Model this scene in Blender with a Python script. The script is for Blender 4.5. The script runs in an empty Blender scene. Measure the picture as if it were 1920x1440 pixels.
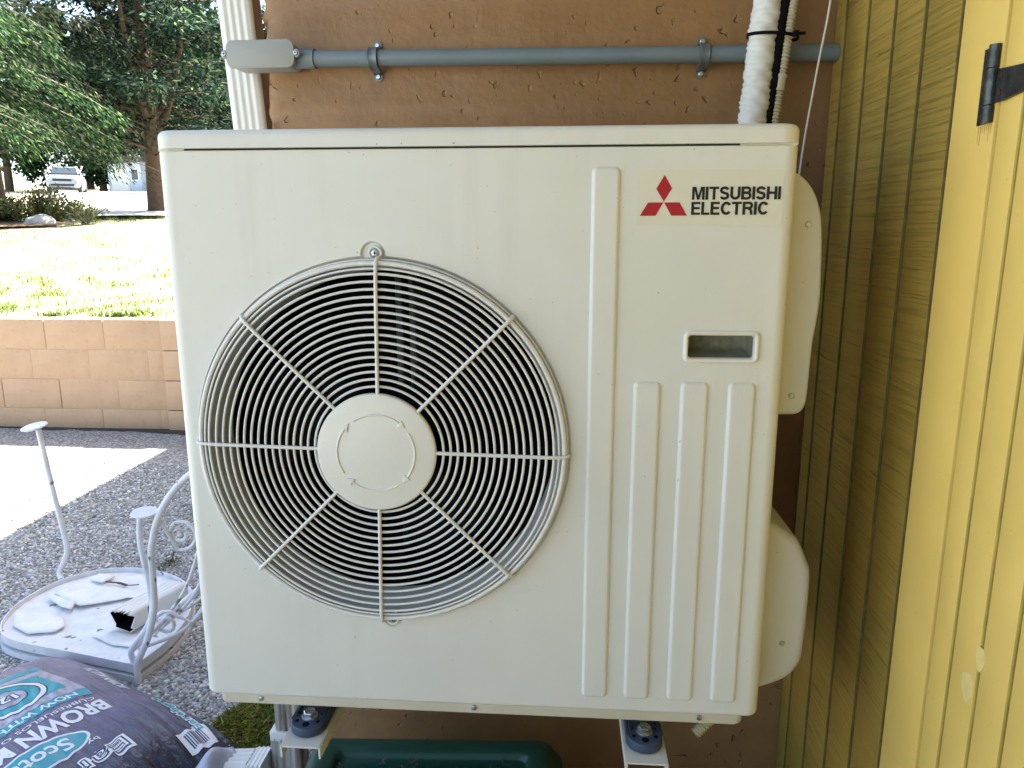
import bpy, bmesh, math, random
import numpy as np
from mathutils import Vector, Matrix
random.seed(7); RNG = np.random.default_rng(7)
SC = bpy.context.scene
COL = SC.collection
R = math.radians

# ------------------------------------------------------------------ camera
cam_d = bpy.data.cameras.new('camera')
cam_d.sensor_width = 36.0
cam_d.lens = 36.0 * 1380 / 1920
cam_d.clip_start = 0.05
cam_d.clip_end = 1500
cam = bpy.data.objects.new('camera', cam_d); COL.objects.link(cam)
def cam_matrix(yaw, pitch, roll, loc):
    cy, sy, cp, sp = math.cos(yaw), math.sin(yaw), math.cos(pitch), math.sin(pitch)
    f = Vector((sy*cp, cy*cp, sp)); r = Vector((cy, -sy, 0)); u = r.cross(f)
    c, s = math.cos(roll), math.sin(roll)
    r, u = c*r + s*u, -s*r + c*u
    m = Matrix((r, u, -f)).transposed().to_4x4(); m.translation = loc
    return m
cam.matrix_world = cam_matrix(R(-4.09), R(-11.6), R(-0.08), (0.547, -0.983, 1.289))
SC.camera = cam

# ------------------------------------------------------------------ sky, sun, exposure
SUN = Vector((0.456, 0.575, 1.0)).normalized()
world = bpy.data.worlds.new('World'); SC.world = world; world.use_nodes = True
wn = world.node_tree.nodes; wl = world.node_tree.links
sky = wn.new('ShaderNodeTexSky'); sky.sky_type = 'NISHITA'; sky.sun_disc = False
sky.sun_elevation = math.asin(SUN.z); sky.sun_rotation = math.atan2(SUN.x, SUN.y)
sky.dust_density = 2.5; sky.air_density = 1.0; sky.ozone_density = 1.0
wl.new(sky.outputs['Color'], wn['Background'].inputs['Color'])
wn['Background'].inputs['Strength'].default_value = 0.075
sun_d = bpy.data.lights.new('sun', 'SUN'); sun_d.energy = 5.0; sun_d.angle = R(0.53); sun_d.color = (1.0, 0.95, 0.86)
sun = bpy.data.objects.new('sun', sun_d); COL.objects.link(sun)
sun.rotation_euler = (-SUN).to_track_quat('-Z', 'Y').to_euler()
sun.location = (6, 8, 14)
vs = SC.view_settings
vs.view_transform = 'Standard'; vs.look = 'None'; vs.gamma = 1.0; vs.exposure = 3.0
vs.use_curve_mapping = False
vs.use_white_balance = True; vs.white_balance_temperature = 6650; vs.white_balance_tint = 8
SC.render.engine = 'CYCLES'
SC.cycles.use_denoising = True
SC.cycles.max_bounces = 8; SC.cycles.diffuse_bounces = 5
SC.cycles.transparent_max_bounces = 12
SC.cycles.sample_clamp_indirect = 8

# ------------------------------------------------------------------ materials
def node_mat(name):
    m = bpy.data.materials.new(name); m.use_nodes = True
    n, l = m.node_tree.nodes, m.node_tree.links
    return m, n, l, n['Principled BSDF']
def N(n, t, **kw):
    x = n.new(t)
    for k, v in kw.items():
        if k in x.inputs: x.inputs[k].default_value = v
        else: setattr(x, k, v)
    return x
def ramp(n, l, src, stops):
    r = n.new('ShaderNodeValToRGB'); l.new(src, r.inputs[0])
    e = r.color_ramp.elements
    while len(e) < len(stops): e.new(0.5)
    for el, (p, c) in zip(e, stops):
        el.position = p; el.color = (c, c, c, 1) if isinstance(c, (int, float)) else (*c, 1)
    return r.outputs[0]
def mixc(n, l, fac, a, b, mode='MIX'):
    x = n.new('ShaderNodeMix'); x.data_type = 'RGBA'; x.blend_type = mode
    for i, v in ((0, fac), (6, a), (7, b)):
        if isinstance(v, (int, float)): x.inputs[i].default_value = v
        elif isinstance(v, tuple): x.inputs[i].default_value = (*v, 1)
        else: l.new(v, x.inputs[i])
    return x.outputs[2]
def coords(n, l, scale=(1, 1, 1), rot=(0, 0, 0)):
    t = n.new('ShaderNodeTexCoord'); mp = n.new('ShaderNodeMapping')
    mp.inputs['Scale'].default_value = scale; mp.inputs['Rotation'].default_value = rot
    l.new(t.outputs['Object'], mp.inputs[0]); return mp.outputs[0]
def noise(n, l, co, scale, detail=4, rough=0.55, dist=0.0):
    x = N(n, 'ShaderNodeTexNoise', Scale=scale, Detail=detail, Roughness=rough, Distortion=dist)
    l.new(co, x.inputs['Vector']); return x.outputs['Fac']
def bump(n, l, bs, h, strength, dist, prev=None):
    b = N(n, 'ShaderNodeBump', Strength=strength, Distance=dist)
    l.new(h, b.inputs['Height'])
    if prev is not None: l.new(prev.outputs[0], b.inputs['Normal'])
    l.new(b.outputs[0], bs.inputs['Normal']); return b
def plain(name, col, rough=0.5, metal=0.0, var=0.12, vscale=14, bmp=0.0, bscale=180, specks=0.0, spec=0.5, sscale=210, sthr=0.745, streak=0.0):
    m, n, l, b = node_mat(name)
    b.inputs['Roughness'].default_value = rough; b.inputs['Metallic'].default_value = metal
    b.inputs['Specular IOR Level'].default_value = spec
    co = coords(n, l)
    f = noise(n, l, co, vscale, 5)
    dark = tuple(c*(1-var) for c in col); lite = tuple(min(1, c*(1+var)) for c in col)
    out = ramp(n, l, f, [(0.3, dark), (0.7, lite)])
    if specks:
        s = noise(n, l, co, sscale, 2, 0.4)
        sm = ramp(n, l, s, [(sthr, 0.0), (sthr+0.03, specks)])
        out = mixc(n, l, sm, out, (0.10, 0.085, 0.05))
    if streak:     # dust and rain streaks
        k1 = noise(n, l, coords(n, l, (26, 26, 1.3)), 1.0, 5, 0.6); k2 = noise(n, l, co, 2.6, 4, 0.6)
        km = N(n, 'ShaderNodeMath', operation='MULTIPLY'); l.new(ramp(n, l, k1, [(0.46, 0.0), (0.72, 1.0)]), km.inputs[0]); l.new(ramp(n, l, k2, [(0.40, 0.0), (0.66, streak)]), km.inputs[1])
        out = mixc(n, l, km.outputs[0], out, (0.42, 0.38, 0.27))
    l.new(out, b.inputs['Base Color'])
    rr = ramp(n, l, f, [(0.25, max(0, rough-0.08)), (0.75, min(1, rough+0.1))]); l.new(rr, b.inputs['Roughness'])
    if bmp: bump(n, l, b, noise(n, l, co, bscale, 3), bmp, 0.002)
    return m
MT = {}
MT['enamel'] = plain('enamel', (0.74, 0.74, 0.685), 0.38, var=0.03, vscale=5, bmp=0.06, bscale=420, specks=0.75, streak=0.22)
MT['enamel_clean'] = plain('enamel_clean', (0.78, 0.77, 0.70), 0.35, var=0.03, vscale=8, bmp=0.12, bscale=260)
MT['wire'] = plain('wire', (0.77, 0.765, 0.73), 0.26, var=0.05, vscale=30)
MT['cream'] = plain('cream', (0.62, 0.58, 0.46), 0.45, var=0.06, vscale=10, specks=0.6)
MT['shroud'] = plain('shroud', (0.50, 0.53, 0.55), 0.35, var=0.08, vscale=12)
MT['black'] = plain('black', (0.005, 0.005, 0.006), 0.8, var=0.2, spec=0.12)
MT['fan_dark'] = plain('fan_dark', (0.006, 0.007, 0.008), 0.7, var=0.2, spec=0.12)
MT['coil'] = plain('coil', (0.03, 0.05, 0.05), 0.45, metal=0.3, var=0.2)
MT['sticker'] = plain('sticker', (0.73, 0.715, 0.60), 0.42, var=0.015, vscale=6)
MT['logo_red'] = plain('logo_red', (0.42, 0.012, 0.025), 0.4, var=0.04)
MT['ink'] = plain('ink', (0.012, 0.016, 0.02), 0.4, var=0.1)
MT['zinc'] = plain('zinc', (0.55, 0.58, 0.62), 0.3, metal=0.9, var=0.15, vscale=60, bmp=0.1)
MT['rubber'] = plain('rubber', (0.035, 0.06, 0.11), 0.5, var=0.25, vscale=30, bmp=0.2, bscale=150)
MT['conduit'] = plain('conduit', (0.175, 0.225, 0.25), 0.45, var=0.06, vscale=9, bmp=0.06)
MT['conduit_box'] = plain('conduit_box', (0.36, 0.37, 0.345), 0.5, var=0.03, vscale=8, bmp=0.05)
MT['clamp'] = plain('clamp', (0.16, 0.20, 0.22), 0.4, metal=0.4, var=0.12, vscale=40)
MT['white_pvc'] = plain('white_pvc', (0.78, 0.76, 0.70), 0.42, var=0.06, vscale=12, bmp=0.05)
MT['white_paint'] = plain('white_paint', (0.76, 0.76, 0.77), 0.42, var=0.10, vscale=22, bmp=0.25, bscale=70, specks=0.8, sscale=30, sthr=0.685)
MT['flake'] = plain('flake', (0.80, 0.79, 0.77), 0.55, var=0.08, vscale=18, bmp=0.25, bscale=60)
MT['tape'] = plain('tape', (0.74, 0.75, 0.73), 0.5, var=0.05, vscale=20, bmp=0.3, bscale=260)
MT['flex'] = plain('flex', (0.58, 0.54, 0.40), 0.5, var=0.06, vscale=20)
MT['green_plastic'] = plain('green_plastic', (0.0025, 0.060, 0.038), 0.42, var=0.12, vscale=7, bmp=0.15, bscale=120)
MT['teal'] = plain('teal', (0.02, 0.33, 0.40), 0.3, var=0.08)
MT['print_white'] = plain('print_white', (0.80, 0.80, 0.82), 0.3, var=0.05)
MT['print_grey'] = plain('print_grey', (0.40, 0.38, 0.46), 0.35, var=0.35, vscale=60)
MT['print_navy'] = plain('print_navy', (0.015, 0.03, 0.075), 0.28, var=0.3, vscale=30)
MT['clear_film'] = plain('clear_film', (0.48, 0.50, 0.58), 0.22, var=0.15, vscale=25)
MT['hinge'] = plain('hinge', (0.07, 0.08, 0.08), 0.35, metal=0.75, var=0.5, vscale=70, bmp=0.5, bscale=220)
MT['rust'] = plain('rust', (0.045, 0.014, 0.009), 0.8, var=0.5, vscale=120)
MT['rust_streak'] = plain('rust_streak', (0.40, 0.24, 0.06), 0.7, var=0.3, vscale=80)
MT['dirt_drip'] = plain('dirt_drip', (0.3, 0.22, 0.12), 0.7, var=0.3)
MT['trim_yellow'] = plain('trim_yellow', (0.80, 0.560, 0.145), 0.5, var=0.05, vscale=7, bmp=0.10, bscale=70, specks=0.3)
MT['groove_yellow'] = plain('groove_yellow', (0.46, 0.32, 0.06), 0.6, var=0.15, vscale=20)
MT['groove_shade'] = plain('groove_shade', (0.13, 0.095, 0.02), 0.8, var=0.3, vscale=40)  # dark tone paints the groove shade onto siding board sides
MT['filler'] = plain('filler', (0.79, 0.62, 0.225), 0.6, var=0.08, vscale=60)
MT['roof'] = plain('roof', (0.10, 0.09, 0.085), 0.85, var=0.2, vscale=4, bmp=0.4, bscale=20)
MT['house_upper'] = plain('house_upper', (0.45, 0.33, 0.22), 0.7, var=0.08, vscale=3)
MT['bark'] = plain('bark', (0.10, 0.065, 0.045), 0.9, var=0.4, vscale=9, bmp=0.8, bscale=14)
MT['twig'] = plain('twig', (0.15, 0.125, 0.10), 0.8, var=0.3, vscale=9)
MT['rock'] = plain('rock', (0.36, 0.36, 0.36), 0.85, var=0.25, vscale=6, bmp=0.6, bscale=12)
MT['mulch'] = plain('mulch', (0.16, 0.09, 0.05), 0.95, var=0.4, vscale=10, bmp=0.8, bscale=25)
MT['damp_soil'] = plain('damp_soil', (0.05, 0.042, 0.035), 0.95, var=0.4, vscale=30, bmp=0.8, bscale=60)
MT['drive'] = plain('drive', (0.50, 0.48, 0.46), 0.85, var=0.12, vscale=0.6, bmp=0.2, bscale=30)
MT['car_paint'] = plain('car_paint', (0.26, 0.30, 0.36), 0.25, metal=0.3, var=0.04)
MT['glass_dark'] = plain('glass_dark', (0.03, 0.04, 0.05), 0.08, var=0.1)
MT['lamp_glass'] = plain('lamp_glass', (0.75, 0.75, 0.75), 0.12, var=0.05)
MT['tyre'] = plain('tyre', (0.02, 0.02, 0.02), 0.8, var=0.2)
MT['garage_blue'] = plain('garage_blue', (0.46, 0.54, 0.66), 0.7, var=0.05, vscale=2)
MT['dark_window'] = plain('dark_window', (0.05, 0.06, 0.08), 0.1, var=0.1)

def mat_concrete():
    m, n, l, b = node_mat('painted_concrete'); co = coords(n, l)
    f = noise(n, l, co, 2.2, 6, 0.6); f2 = noise(n, l, co, 17, 5, 0.6)
    c1 = ramp(n, l, f, [(0.3, (0.275, 0.146, 0.058)), (0.7, (0.345, 0.194, 0.082))])
    c2 = mixc(n, l, ramp(n, l, f2, [(0.35, 0.0), (0.75, 0.5)]), c1, (0.21, 0.116, 0.053))
    # pits where the paint has popped
    pn = noise(n, l, coords(n, l, (1, 1, 0.8)), 60, 1, 0.4, 0.0); cl = noise(n, l, co, 4.5, 3)
    pit = ramp(n, l, pn, [(0.695, 0.0), (0.765, 1.0)])
    pg = N(n, 'ShaderNodeMath', operation='MULTIPLY'); l.new(pit, pg.inputs[0]); l.new(ramp(n, l, cl, [(0.40, 0.0), (0.52, 1.0)]), pg.inputs[1])
    sc = N(n, 'ShaderNodeMath', operation='MULTIPLY'); l.new(pg.outputs[0], sc.inputs[0]); sc.inputs[1].default_value = 0.12
    c3 = mixc(n, l, sc.outputs[0], c2, (0.13, 0.075, 0.045))
    l.new(c3, b.inputs['Base Color']); b.inputs['Roughness'].default_value = 0.48
    b1 = bump(n, l, b, noise(n, l, co, 7, 4, 0.5), 0.35, 0.02)
    b2 = bump(n, l, b, noise(n, l, co, 60, 4, 0.6), 0.35, 0.004, b1)
    bw = noise(n, l, coords(n, l, (120, 120, 6)), 1.0, 2)
    b3 = bump(n, l, b, bw, 0.12, 0.002, b2)
    inv = N(n, 'ShaderNodeMath', operation='SUBTRACT'); inv.inputs[0].default_value = 1.0; l.new(pg.outputs[0], inv.inputs[1])
    bump(n, l, b, inv.outputs[0], 0.8, 0.006, b3)
    return m
MT['concrete'] = mat_concrete()

def mat_siding():
    m, n, l, b = node_mat('rough_sawn_paint')
    co = coords(n, l)
    f = noise(n, l, co, 3.0, 4)
    c1 = ramp(n, l, f, [(0.3, (0.33, 0.222, 0.042)), (0.7, (0.415, 0.282, 0.056))])
    st = noise(n, l, coords(n, l, (1, 2.4, 230)), 1.0, 3, 0.65, 0.1)
    lines = ramp(n, l, st, [(0.36, 0.0), (0.47, 0.75), (0.64, 1.0)])
    sp = noise(n, l, coords(n, l, (1, 5, 75)), 1.0, 5, 0.7, 0.25)
    crack = ramp(n, l, sp, [(0.31, 0.0), (0.36, 1.0)])
    ck = N(n, 'ShaderNodeMath', operation='SUBTRACT'); ck.inputs[0].default_value = 1.0; l.new(crack, ck.inputs[1])
    ckm = N(n, 'ShaderNodeMath', operation='MULTIPLY'); l.new(ck.outputs[0], ckm.inputs[0]); ckm.inputs[1].default_value = 0.35
    c2 = mixc(n, l, ckm.outputs[0], c1, (0.13, 0.09, 0.025))
    l.new(c2, b.inputs['Base Color']); b.inputs['Roughness'].default_value = 0.5
    b1 = bump(n, l, b, lines, 0.85, 0.0021)
    bump(n, l, b, crack, 0.8, 0.004, b1)
    return m
MT['siding'] = mat_siding()

def mat_block():
    m, n, l, b = node_mat('painted_block'); co = coords(n, l)
    f = noise(n, l, co, 2.5, 5, 0.6); g = noise(n, l, co, 30, 4, 0.6)
    c1 = ramp(n, l, f, [(0.3, (0.46, 0.29, 0.17)), (0.7, (0.56, 0.37, 0.235))])
    c2 = mixc(n, l, ramp(n, l, g, [(0.55, 0.0), (0.85, 0.5)]), c1, (0.30, 0.17, 0.10))
    l.new(c2, b.inputs['Base Color']); b.inputs['Roughness'].default_value = 0.75
    bump(n, l, b, noise(n, l, co, 45, 4, 0.6), 0.4, 0.006)
    return m
MT['block'] = mat_block()

def mat_aggregate():
    m, n, l, b = node_mat('exposed_aggregate'); co = coords(n, l)
    vo = N(n, 'ShaderNodeTexVoronoi', Scale=85.0); l.new(co, vo.inputs['Vector'])
    sep = n.new('ShaderNodeSeparateColor'); l.new(vo.outputs['Color'], sep.inputs[0])
    c1 = ramp(n, l, sep.outputs[0], [(0.0, (0.18, 0.18, 0.17)), (0.45, (0.36, 0.355, 0.34)), (1.0, (0.58, 0.57, 0.55))])
    edge = ramp(n, l, vo.outputs['Distance'], [(0.35, 0.0), (0.75, 0.75)])
    c2 = mixc(n, l, edge, c1, (0.09, 0.088, 0.08))
    big = noise(n, l, co, 1.4, 5, 0.6)
    c3 = mixc(n, l, ramp(n, l, big, [(0.4, 0.0), (0.75, 0.4)]), c2, (0.24, 0.235, 0.22))
    l.new(c3, b.inputs['Base Color']); b.inputs['Roughness'].default_value = 0.7
    inv = N(n, 'ShaderNodeMath', operation='SUBTRACT'); inv.inputs[0].default_value = 1.0; l.new(vo.outputs['Distance'], inv.inputs[1])
    bump(n, l, b, inv.outputs[0], 0.8, 0.006)
    return m
MT['aggregate'] = mat_aggregate()

def mat_attr(name, rough=0.6, translucent=0.0, spec=0.4):
    m, n, l, b = node_mat(name)
    a = n.new('ShaderNodeAttribute'); a.attribute_name = 'col'
    l.new(a.outputs['Color'], b.inputs['Base Color'])
    b.inputs['Roughness'].default_value = rough; b.inputs['Specular IOR Level'].default_value = spec
    if translucent:
        t = n.new('ShaderNodeBsdfTranslucent'); l.new(a.outputs['Color'], t.inputs['Color'])
        mx = n.new('ShaderNodeMixShader'); mx.inputs[0].default_value = translucent
        l.new(b.outputs[0], mx.inputs[1]); l.new(t.outputs[0], mx.inputs[2])
        l.new(mx.outputs[0], n['Material Output'].inputs['Surface'])
    return m
MT['pebble'] = mat_attr('pebble', 0.55)
MT['leaf'] = mat_attr('leaf', 0.75, 0.3, 0.08)

def mat_lawn():
    m, n, l, b = node_mat('lawn_soil'); co = coords(n, l)
    f = noise(n, l, co, 1.1, 6, 0.65); g = noise(n, l, co, 14, 5, 0.7)
    c1 = ramp(n, l, f, [(0.35, (0.20, 0.23, 0.08)), (0.62, (0.36, 0.33, 0.20))])
    c2 = mixc(n, l, ramp(n, l, g, [(0.35, 0.0), (0.7, 0.8)]), c1, (0.46, 0.42, 0.31))
    l.new(c2, b.inputs['Base Color']); b.inputs['Roughness'].default_value = 0.95
    bump(n, l, b, g, 0.7, 0.03)
    return m
MT['lawn'] = mat_lawn()

def mat_bag():
    m, n, l, b = node_mat('mulch_bag_film'); co = coords(n, l)
    f = noise(n, l, co, 9, 5, 0.6)
    g = ramp(n, l, f, [(0.3, (0.150, 0.125, 0.205)), (0.7, (0.215, 0.180, 0.275))])
    sx = n.new('ShaderNodeSeparateXYZ'); tc = n.new('ShaderNodeTexCoord'); l.new(tc.outputs['Object'], sx.inputs[0])
    mr = N(n, 'ShaderNodeMapRange'); mr.inputs[1].default_value = 0.13; mr.inputs[2].default_value = 0.33
    l.new(sx.outputs[0], mr.inputs[0])
    c = mixc(n, l, mr.outputs[0], g, (0.016, 0.020, 0.045))     # printed fade to navy at the top of the bag
    l.new(c, b.inputs['Base Color']); b.inputs['Roughness'].default_value = 0.20
    b1 = bump(n, l, b, noise(n, l, coords(n, l, (5, 26, 5)), 1.6, 5, 0.6, 0.8), 0.8, 0.02)
    bump(n, l, b, noise(n, l, co, 38, 4, 0.6, 0.7), 0.5, 0.005, b1)
    return m
MT['bag'] = mat_bag()

def mat_downspout():
    m, n, l, b = node_mat('downspout_paint'); co = coords(n, l)
    g = noise(n, l, coords(n, l, (60, 60, 4)), 1.0, 5, 0.6)
    h = noise(n, l, co, 8, 4)
    st = ramp(n, l, g, [(0.38, 0.0), (0.56, 1.0)])
    mu = N(n, 'ShaderNodeMath', operation='MULTIPLY'); l.new(st, mu.inputs[0]); l.new(ramp(n, l, h, [(0.3, 0.55), (0.55, 1.0)]), mu.inputs[1])
    c = mixc(n, l, mu.outputs[0], (0.52, 0.49, 0.44), (0.13, 0.09, 0.055))
    l.new(c, b.inputs['Base Color']); b.inputs['Roughness'].default_value = 0.35
    return m
MT['downspout_stained'] = mat_downspout()
MT['downspout_shaded_side'] = plain('downspout_shaded_side', (0.27, 0.155, 0.09), 0.5, var=0.3, vscale=18, bmp=0.2, bscale=50)  # brown for the side's shade and the reflected tan wall, with some dirt

# ------------------------------------------------------------------ builders
def tagit(o, label=None, cat=None, group=None, kind=None):
    if label: o['label'] = label
    if cat: o['category'] = cat
    if group: o['group'] = group
    if kind: o['kind'] = kind
    return o
def empty(name, loc=(0, 0, 0), label=None, cat=None, group=None, rz=0.0):
    o = bpy.data.objects.new(name, None); COL.objects.link(o); o.location = loc; o.rotation_euler[2] = rz
    o.empty_display_size = 0.05
    return tagit(o, label, cat, group)
def link_mesh(name, me, mat, parent=None, smooth=None):
    o = bpy.data.objects.new(name, me); COL.objects.link(o)
    if mat and not me.materials: me.materials.append(MT[mat] if isinstance(mat, str) else mat)
    if parent is not None: o.parent = parent
    if smooth is not None:
        for p in me.polygons: p.use_smooth = True
        me.set_sharp_from_angle(angle=R(smooth))
    return o
def from_bm(name, bm, mat, parent=None, smooth=None):
    bmesh.ops.recalc_face_normals(bm, faces=bm.faces)
    me = bpy.data.meshes.new(name); bm.to_mesh(me); bm.free()
    return link_mesh(name, me, mat, parent, smooth)
def from_np(name, V, F, mat, parent=None, col=None, smooth=False):
    me = bpy.data.meshes.new(name)
    V = np.asarray(V, np.float32); F = np.asarray(F, np.int32); k = F.shape[1]
    me.vertices.add(len(V)); me.vertices.foreach_set('co', V.ravel())
    me.loops.add(F.size); me.loops.foreach_set('vertex_index', F.ravel())
    me.polygons.add(len(F)); me.polygons.foreach_set('loop_start', np.arange(0, F.size, k, dtype=np.int32))
    me.update(calc_edges=True)
    if smooth: me.polygons.foreach_set('use_smooth', np.ones(len(F), bool))
    if col is not None:
        a = me.attributes.new('col', 'FLOAT_COLOR', 'POINT')
        a.data.foreach_set('color', np.c_[col, np.ones(len(col))].astype(np.float32).ravel())
    me.validate()
    return link_mesh(name, me, mat, parent)
def box_bm(x0, x1, y0, y1, z0, z1, bev=0.0, seg=2, bm=None):
    own = bm is None
    bm = bm or bmesh.new()
    vs_ = [bm.verts.new((x, y, z)) for x in (x0, x1) for y in (y0, y1) for z in (z0, z1)]
    fs = [(0, 1, 3, 2), (4, 6, 7, 5), (0, 4, 5, 1), (2, 3, 7, 6), (0, 2, 6, 4), (1, 5, 7, 3)]
    ff = [bm.faces.new([vs_[i] for i in f]) for f in fs]
    if bev:
        ed = {e for f in ff for e in f.edges}
        bmesh.ops.bevel(bm, geom=list(ed), offset=bev, segments=seg, profile=0.5, affect='EDGES')
    return bm
def box(name, x0, x1, y0, y1, z0, z1, mat, parent=None, bev=0.0, seg=2):
    return from_bm(name, box_bm(x0, x1, y0, y1, z0, z1, bev, seg), mat, parent, 40 if bev else None)
def tube_data(pts, rad, n=10, cap=True, closed=False):
    P = [Vector([float(q) for q in p]) for p in pts]; k = len(P)
    rs = [float(q) for q in rad] if hasattr(rad, '__len__') else [rad]*k
    V, F = [], []
    up = None
    for i in range(k):
        if closed: t = (P[(i+1) % k] - P[i-1])
        else: t = P[min(i+1, k-1)] - P[max(i-1, 0)]
        t.normalize()
        if up is None:
            up = Vector((0, 0, 1)) if abs(t.z) < 0.9 else Vector((1, 0, 0))
        up = (up - t*up.dot(t)); up.normalize(); s = t.cross(up)
        for j in range(n):
            a = 2*math.pi*j/n
            V.append(P[i] + rs[i]*(math.cos(a)*up + math.sin(a)*s))
    m = k if closed else k-1
    for i in range(m):
        i2 = (i+1) % k
        for j in range(n):
            F.append((i*n+j, i*n+(j+1) % n, i2*n+(j+1) % n, i2*n+j))
    if cap and not closed:
        F.append(tuple(range(n))[::-1]); F.append(tuple((k-1)*n+j for j in range(n)))
    return V, F
def tube(name, pts, rad, mat, parent=None, n=10, closed=False, smooth=50):
    V, F = tube_data(pts, rad, n, True, closed)
    me = bpy.data.meshes.new(name); me.from_pydata([tuple(v) for v in V], [], F)
    return link_mesh(name, me, mat, parent, smooth)
def spline(pts, n=12):
    P = [np.array(p, float) for p in pts]; P = [2*P[0]-P[1]] + P + [2*P[-1]-P[-2]]
    out = []
    for i in range(1, len(P)-2):
        for t in np.linspace(0, 1, n, endpoint=False):
            a, b, c, d = P[i-1], P[i], P[i+1], P[i+2]
            out.append(0.5*((2*b)+(-a+c)*t+(2*a-5*b+4*c-d)*t*t+(-a+3*b-3*c+d)*t**3))
    out.append(P[-2]); return [tuple(o) for o in out]
def lathe(name, prof, origin, axis, mat, parent=None, n=32, smooth=35):
    """prof = [(r, h)]; axis 'y-' : h grows towards -Y, 'z': h grows up, 'x-': towards -X"""
    V, F = [], []
    for r, h in prof:
        for j in range(n):
            a = 2*math.pi*j/n; c, s = r*math.cos(a), r*math.sin(a)
            p = {'y-': (c, -h, s), 'z': (c, s, h), 'x-': (-h, c, s)}[axis]
            V.append((origin[0]+p[0], origin[1]+p[1], origin[2]+p[2]))
    k = len(prof)
    for i in range(k-1):
        for j in range(n): F.append((i*n+j, i*n+(j+1) % n, (i+1)*n+(j+1) % n, (i+1)*n+j))
    F.append(tuple(range(n))); F.append(tuple((k-1)*n+j for j in range(n)))
    bm = bmesh.new(); bv = [bm.verts.new(v) for v in V]
    for f in F: bm.faces.new([bv[i] for i in f])
    bmesh.ops.remove_doubles(bm, verts=bm.verts, dist=1e-6)
    return from_bm(name, bm, mat, parent, smooth)
def prism_bm(outline, axis, lo, hi, bev=0.0, seg=3, front_only=False):
    """outline 2-D; axis 'y': points (x,z) extruded along y; 'z': (x,y); 'x': (y,z)"""
    bm = bmesh.new()
    def P(p, h): return {'y': (p[0], h, p[1]), 'z': (p[0], p[1], h), 'x': (h, p[0], p[1])}[axis]
    a = [bm.verts.new(P(p, lo)) for p in outline]; b = [bm.verts.new(P(p, hi)) for p in outline]
    n = len(outline)
    f0 = bm.faces.new(a); f1 = bm.faces.new(b[::-1])
    for i in range(n): bm.faces.new((a[i], b[i], b[(i+1) % n], a[(i+1) % n]))
    if bev:
        ed = set(f0.edges) if front_only else set(f0.edges) | set(f1.edges)
        bmesh.ops.bevel(bm, geom=list(ed), offset=bev, segments=seg, profile=0.5, affect='EDGES', clamp_overlap=True)
    return bm
def rrect(x0, x1, y0, y1, r, n=5):
    out = []
    for cx, cy, a0 in ((x1-r, y1-r, 0), (x0+r, y1-r, 90), (x0+r, y0+r, 180), (x1-r, y0+r, 270)):
        for i in range(n+1):
            a = R(a0+90*i/n); out.append((cx+r*math.cos(a), cy+r*math.sin(a)))
    return out
def bake(o, smooth=35, weighted=True):
    """turn modifiers into mesh"""
    if weighted:
        o.modifiers.new('wn', 'WEIGHTED_NORMAL').keep_sharp = True
    dg = bpy.context.evaluated_depsgraph_get(); dg.update()
    me = bpy.data.meshes.new_from_object(o.evaluated_get(dg))
    o.modifiers.clear(); old = o.data; o.data = me; bpy.data.meshes.remove(old)
def boolean(o, cutters):
    for c in cutters:
        md = o.modifiers.new('b', 'BOOLEAN'); md.operation = 'DIFFERENCE'; md.solver = 'EXACT'; md.object = c
    dg = bpy.context.evaluated_depsgraph_get(); dg.update()
    me = bpy.data.meshes.new_from_object(o.evaluated_get(dg))
    o.modifiers.clear(); o.data = me
    for c in cutters: bpy.data.objects.remove(c)
    for p in me.polygons: p.use_smooth = True
    me.set_sharp_from_angle(angle=R(35))
def text_mesh(s, size=1.0, bold=0.0, spacing=1.0, xscale=1.0, italic=0.0):
    cu = bpy.data.curves.new('t', 'FONT'); cu.body = s; cu.size = size; cu.offset = bold
    cu.space_character = spacing; cu.shear = italic; cu.resolution_u = 3
    o = bpy.data.objects.new('t', cu); COL.objects.link(o)
    dg = bpy.context.evaluated_depsgraph_get(); dg.update()
    me = bpy.data.meshes.new_from_object(o.evaluated_get(dg))
    bpy.data.objects.remove(o); bpy.data.curves.remove(cu)
    for v in me.vertices: v.co.x *= xscale
    me.materials.clear()
    return me
def fit_text(s, x0, x1, y0, y1, bold=0.02, spacing=1.0, italic=0.0):
    me = text_mesh(s, 1.0, bold, spacing, 1.0, italic)
    c = np.array([v.co[:2] for v in me.vertices]); lo, hi = c.min(0), c.max(0)
    for v in me.vertices:
        v.co.x = x0+(v.co.x-lo[0])/(hi[0]-lo[0])*(x1-x0); v.co.y = y0+(v.co.y-lo[1])/(hi[1]-lo[1])*(y1-y0)
    return me
def copy_tree(o, parent=None):
    c = o.copy(); COL.objects.link(c)
    if parent is not None: c.parent = parent
    for ch in list(o.children): copy_tree(ch, c)
    return c

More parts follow.
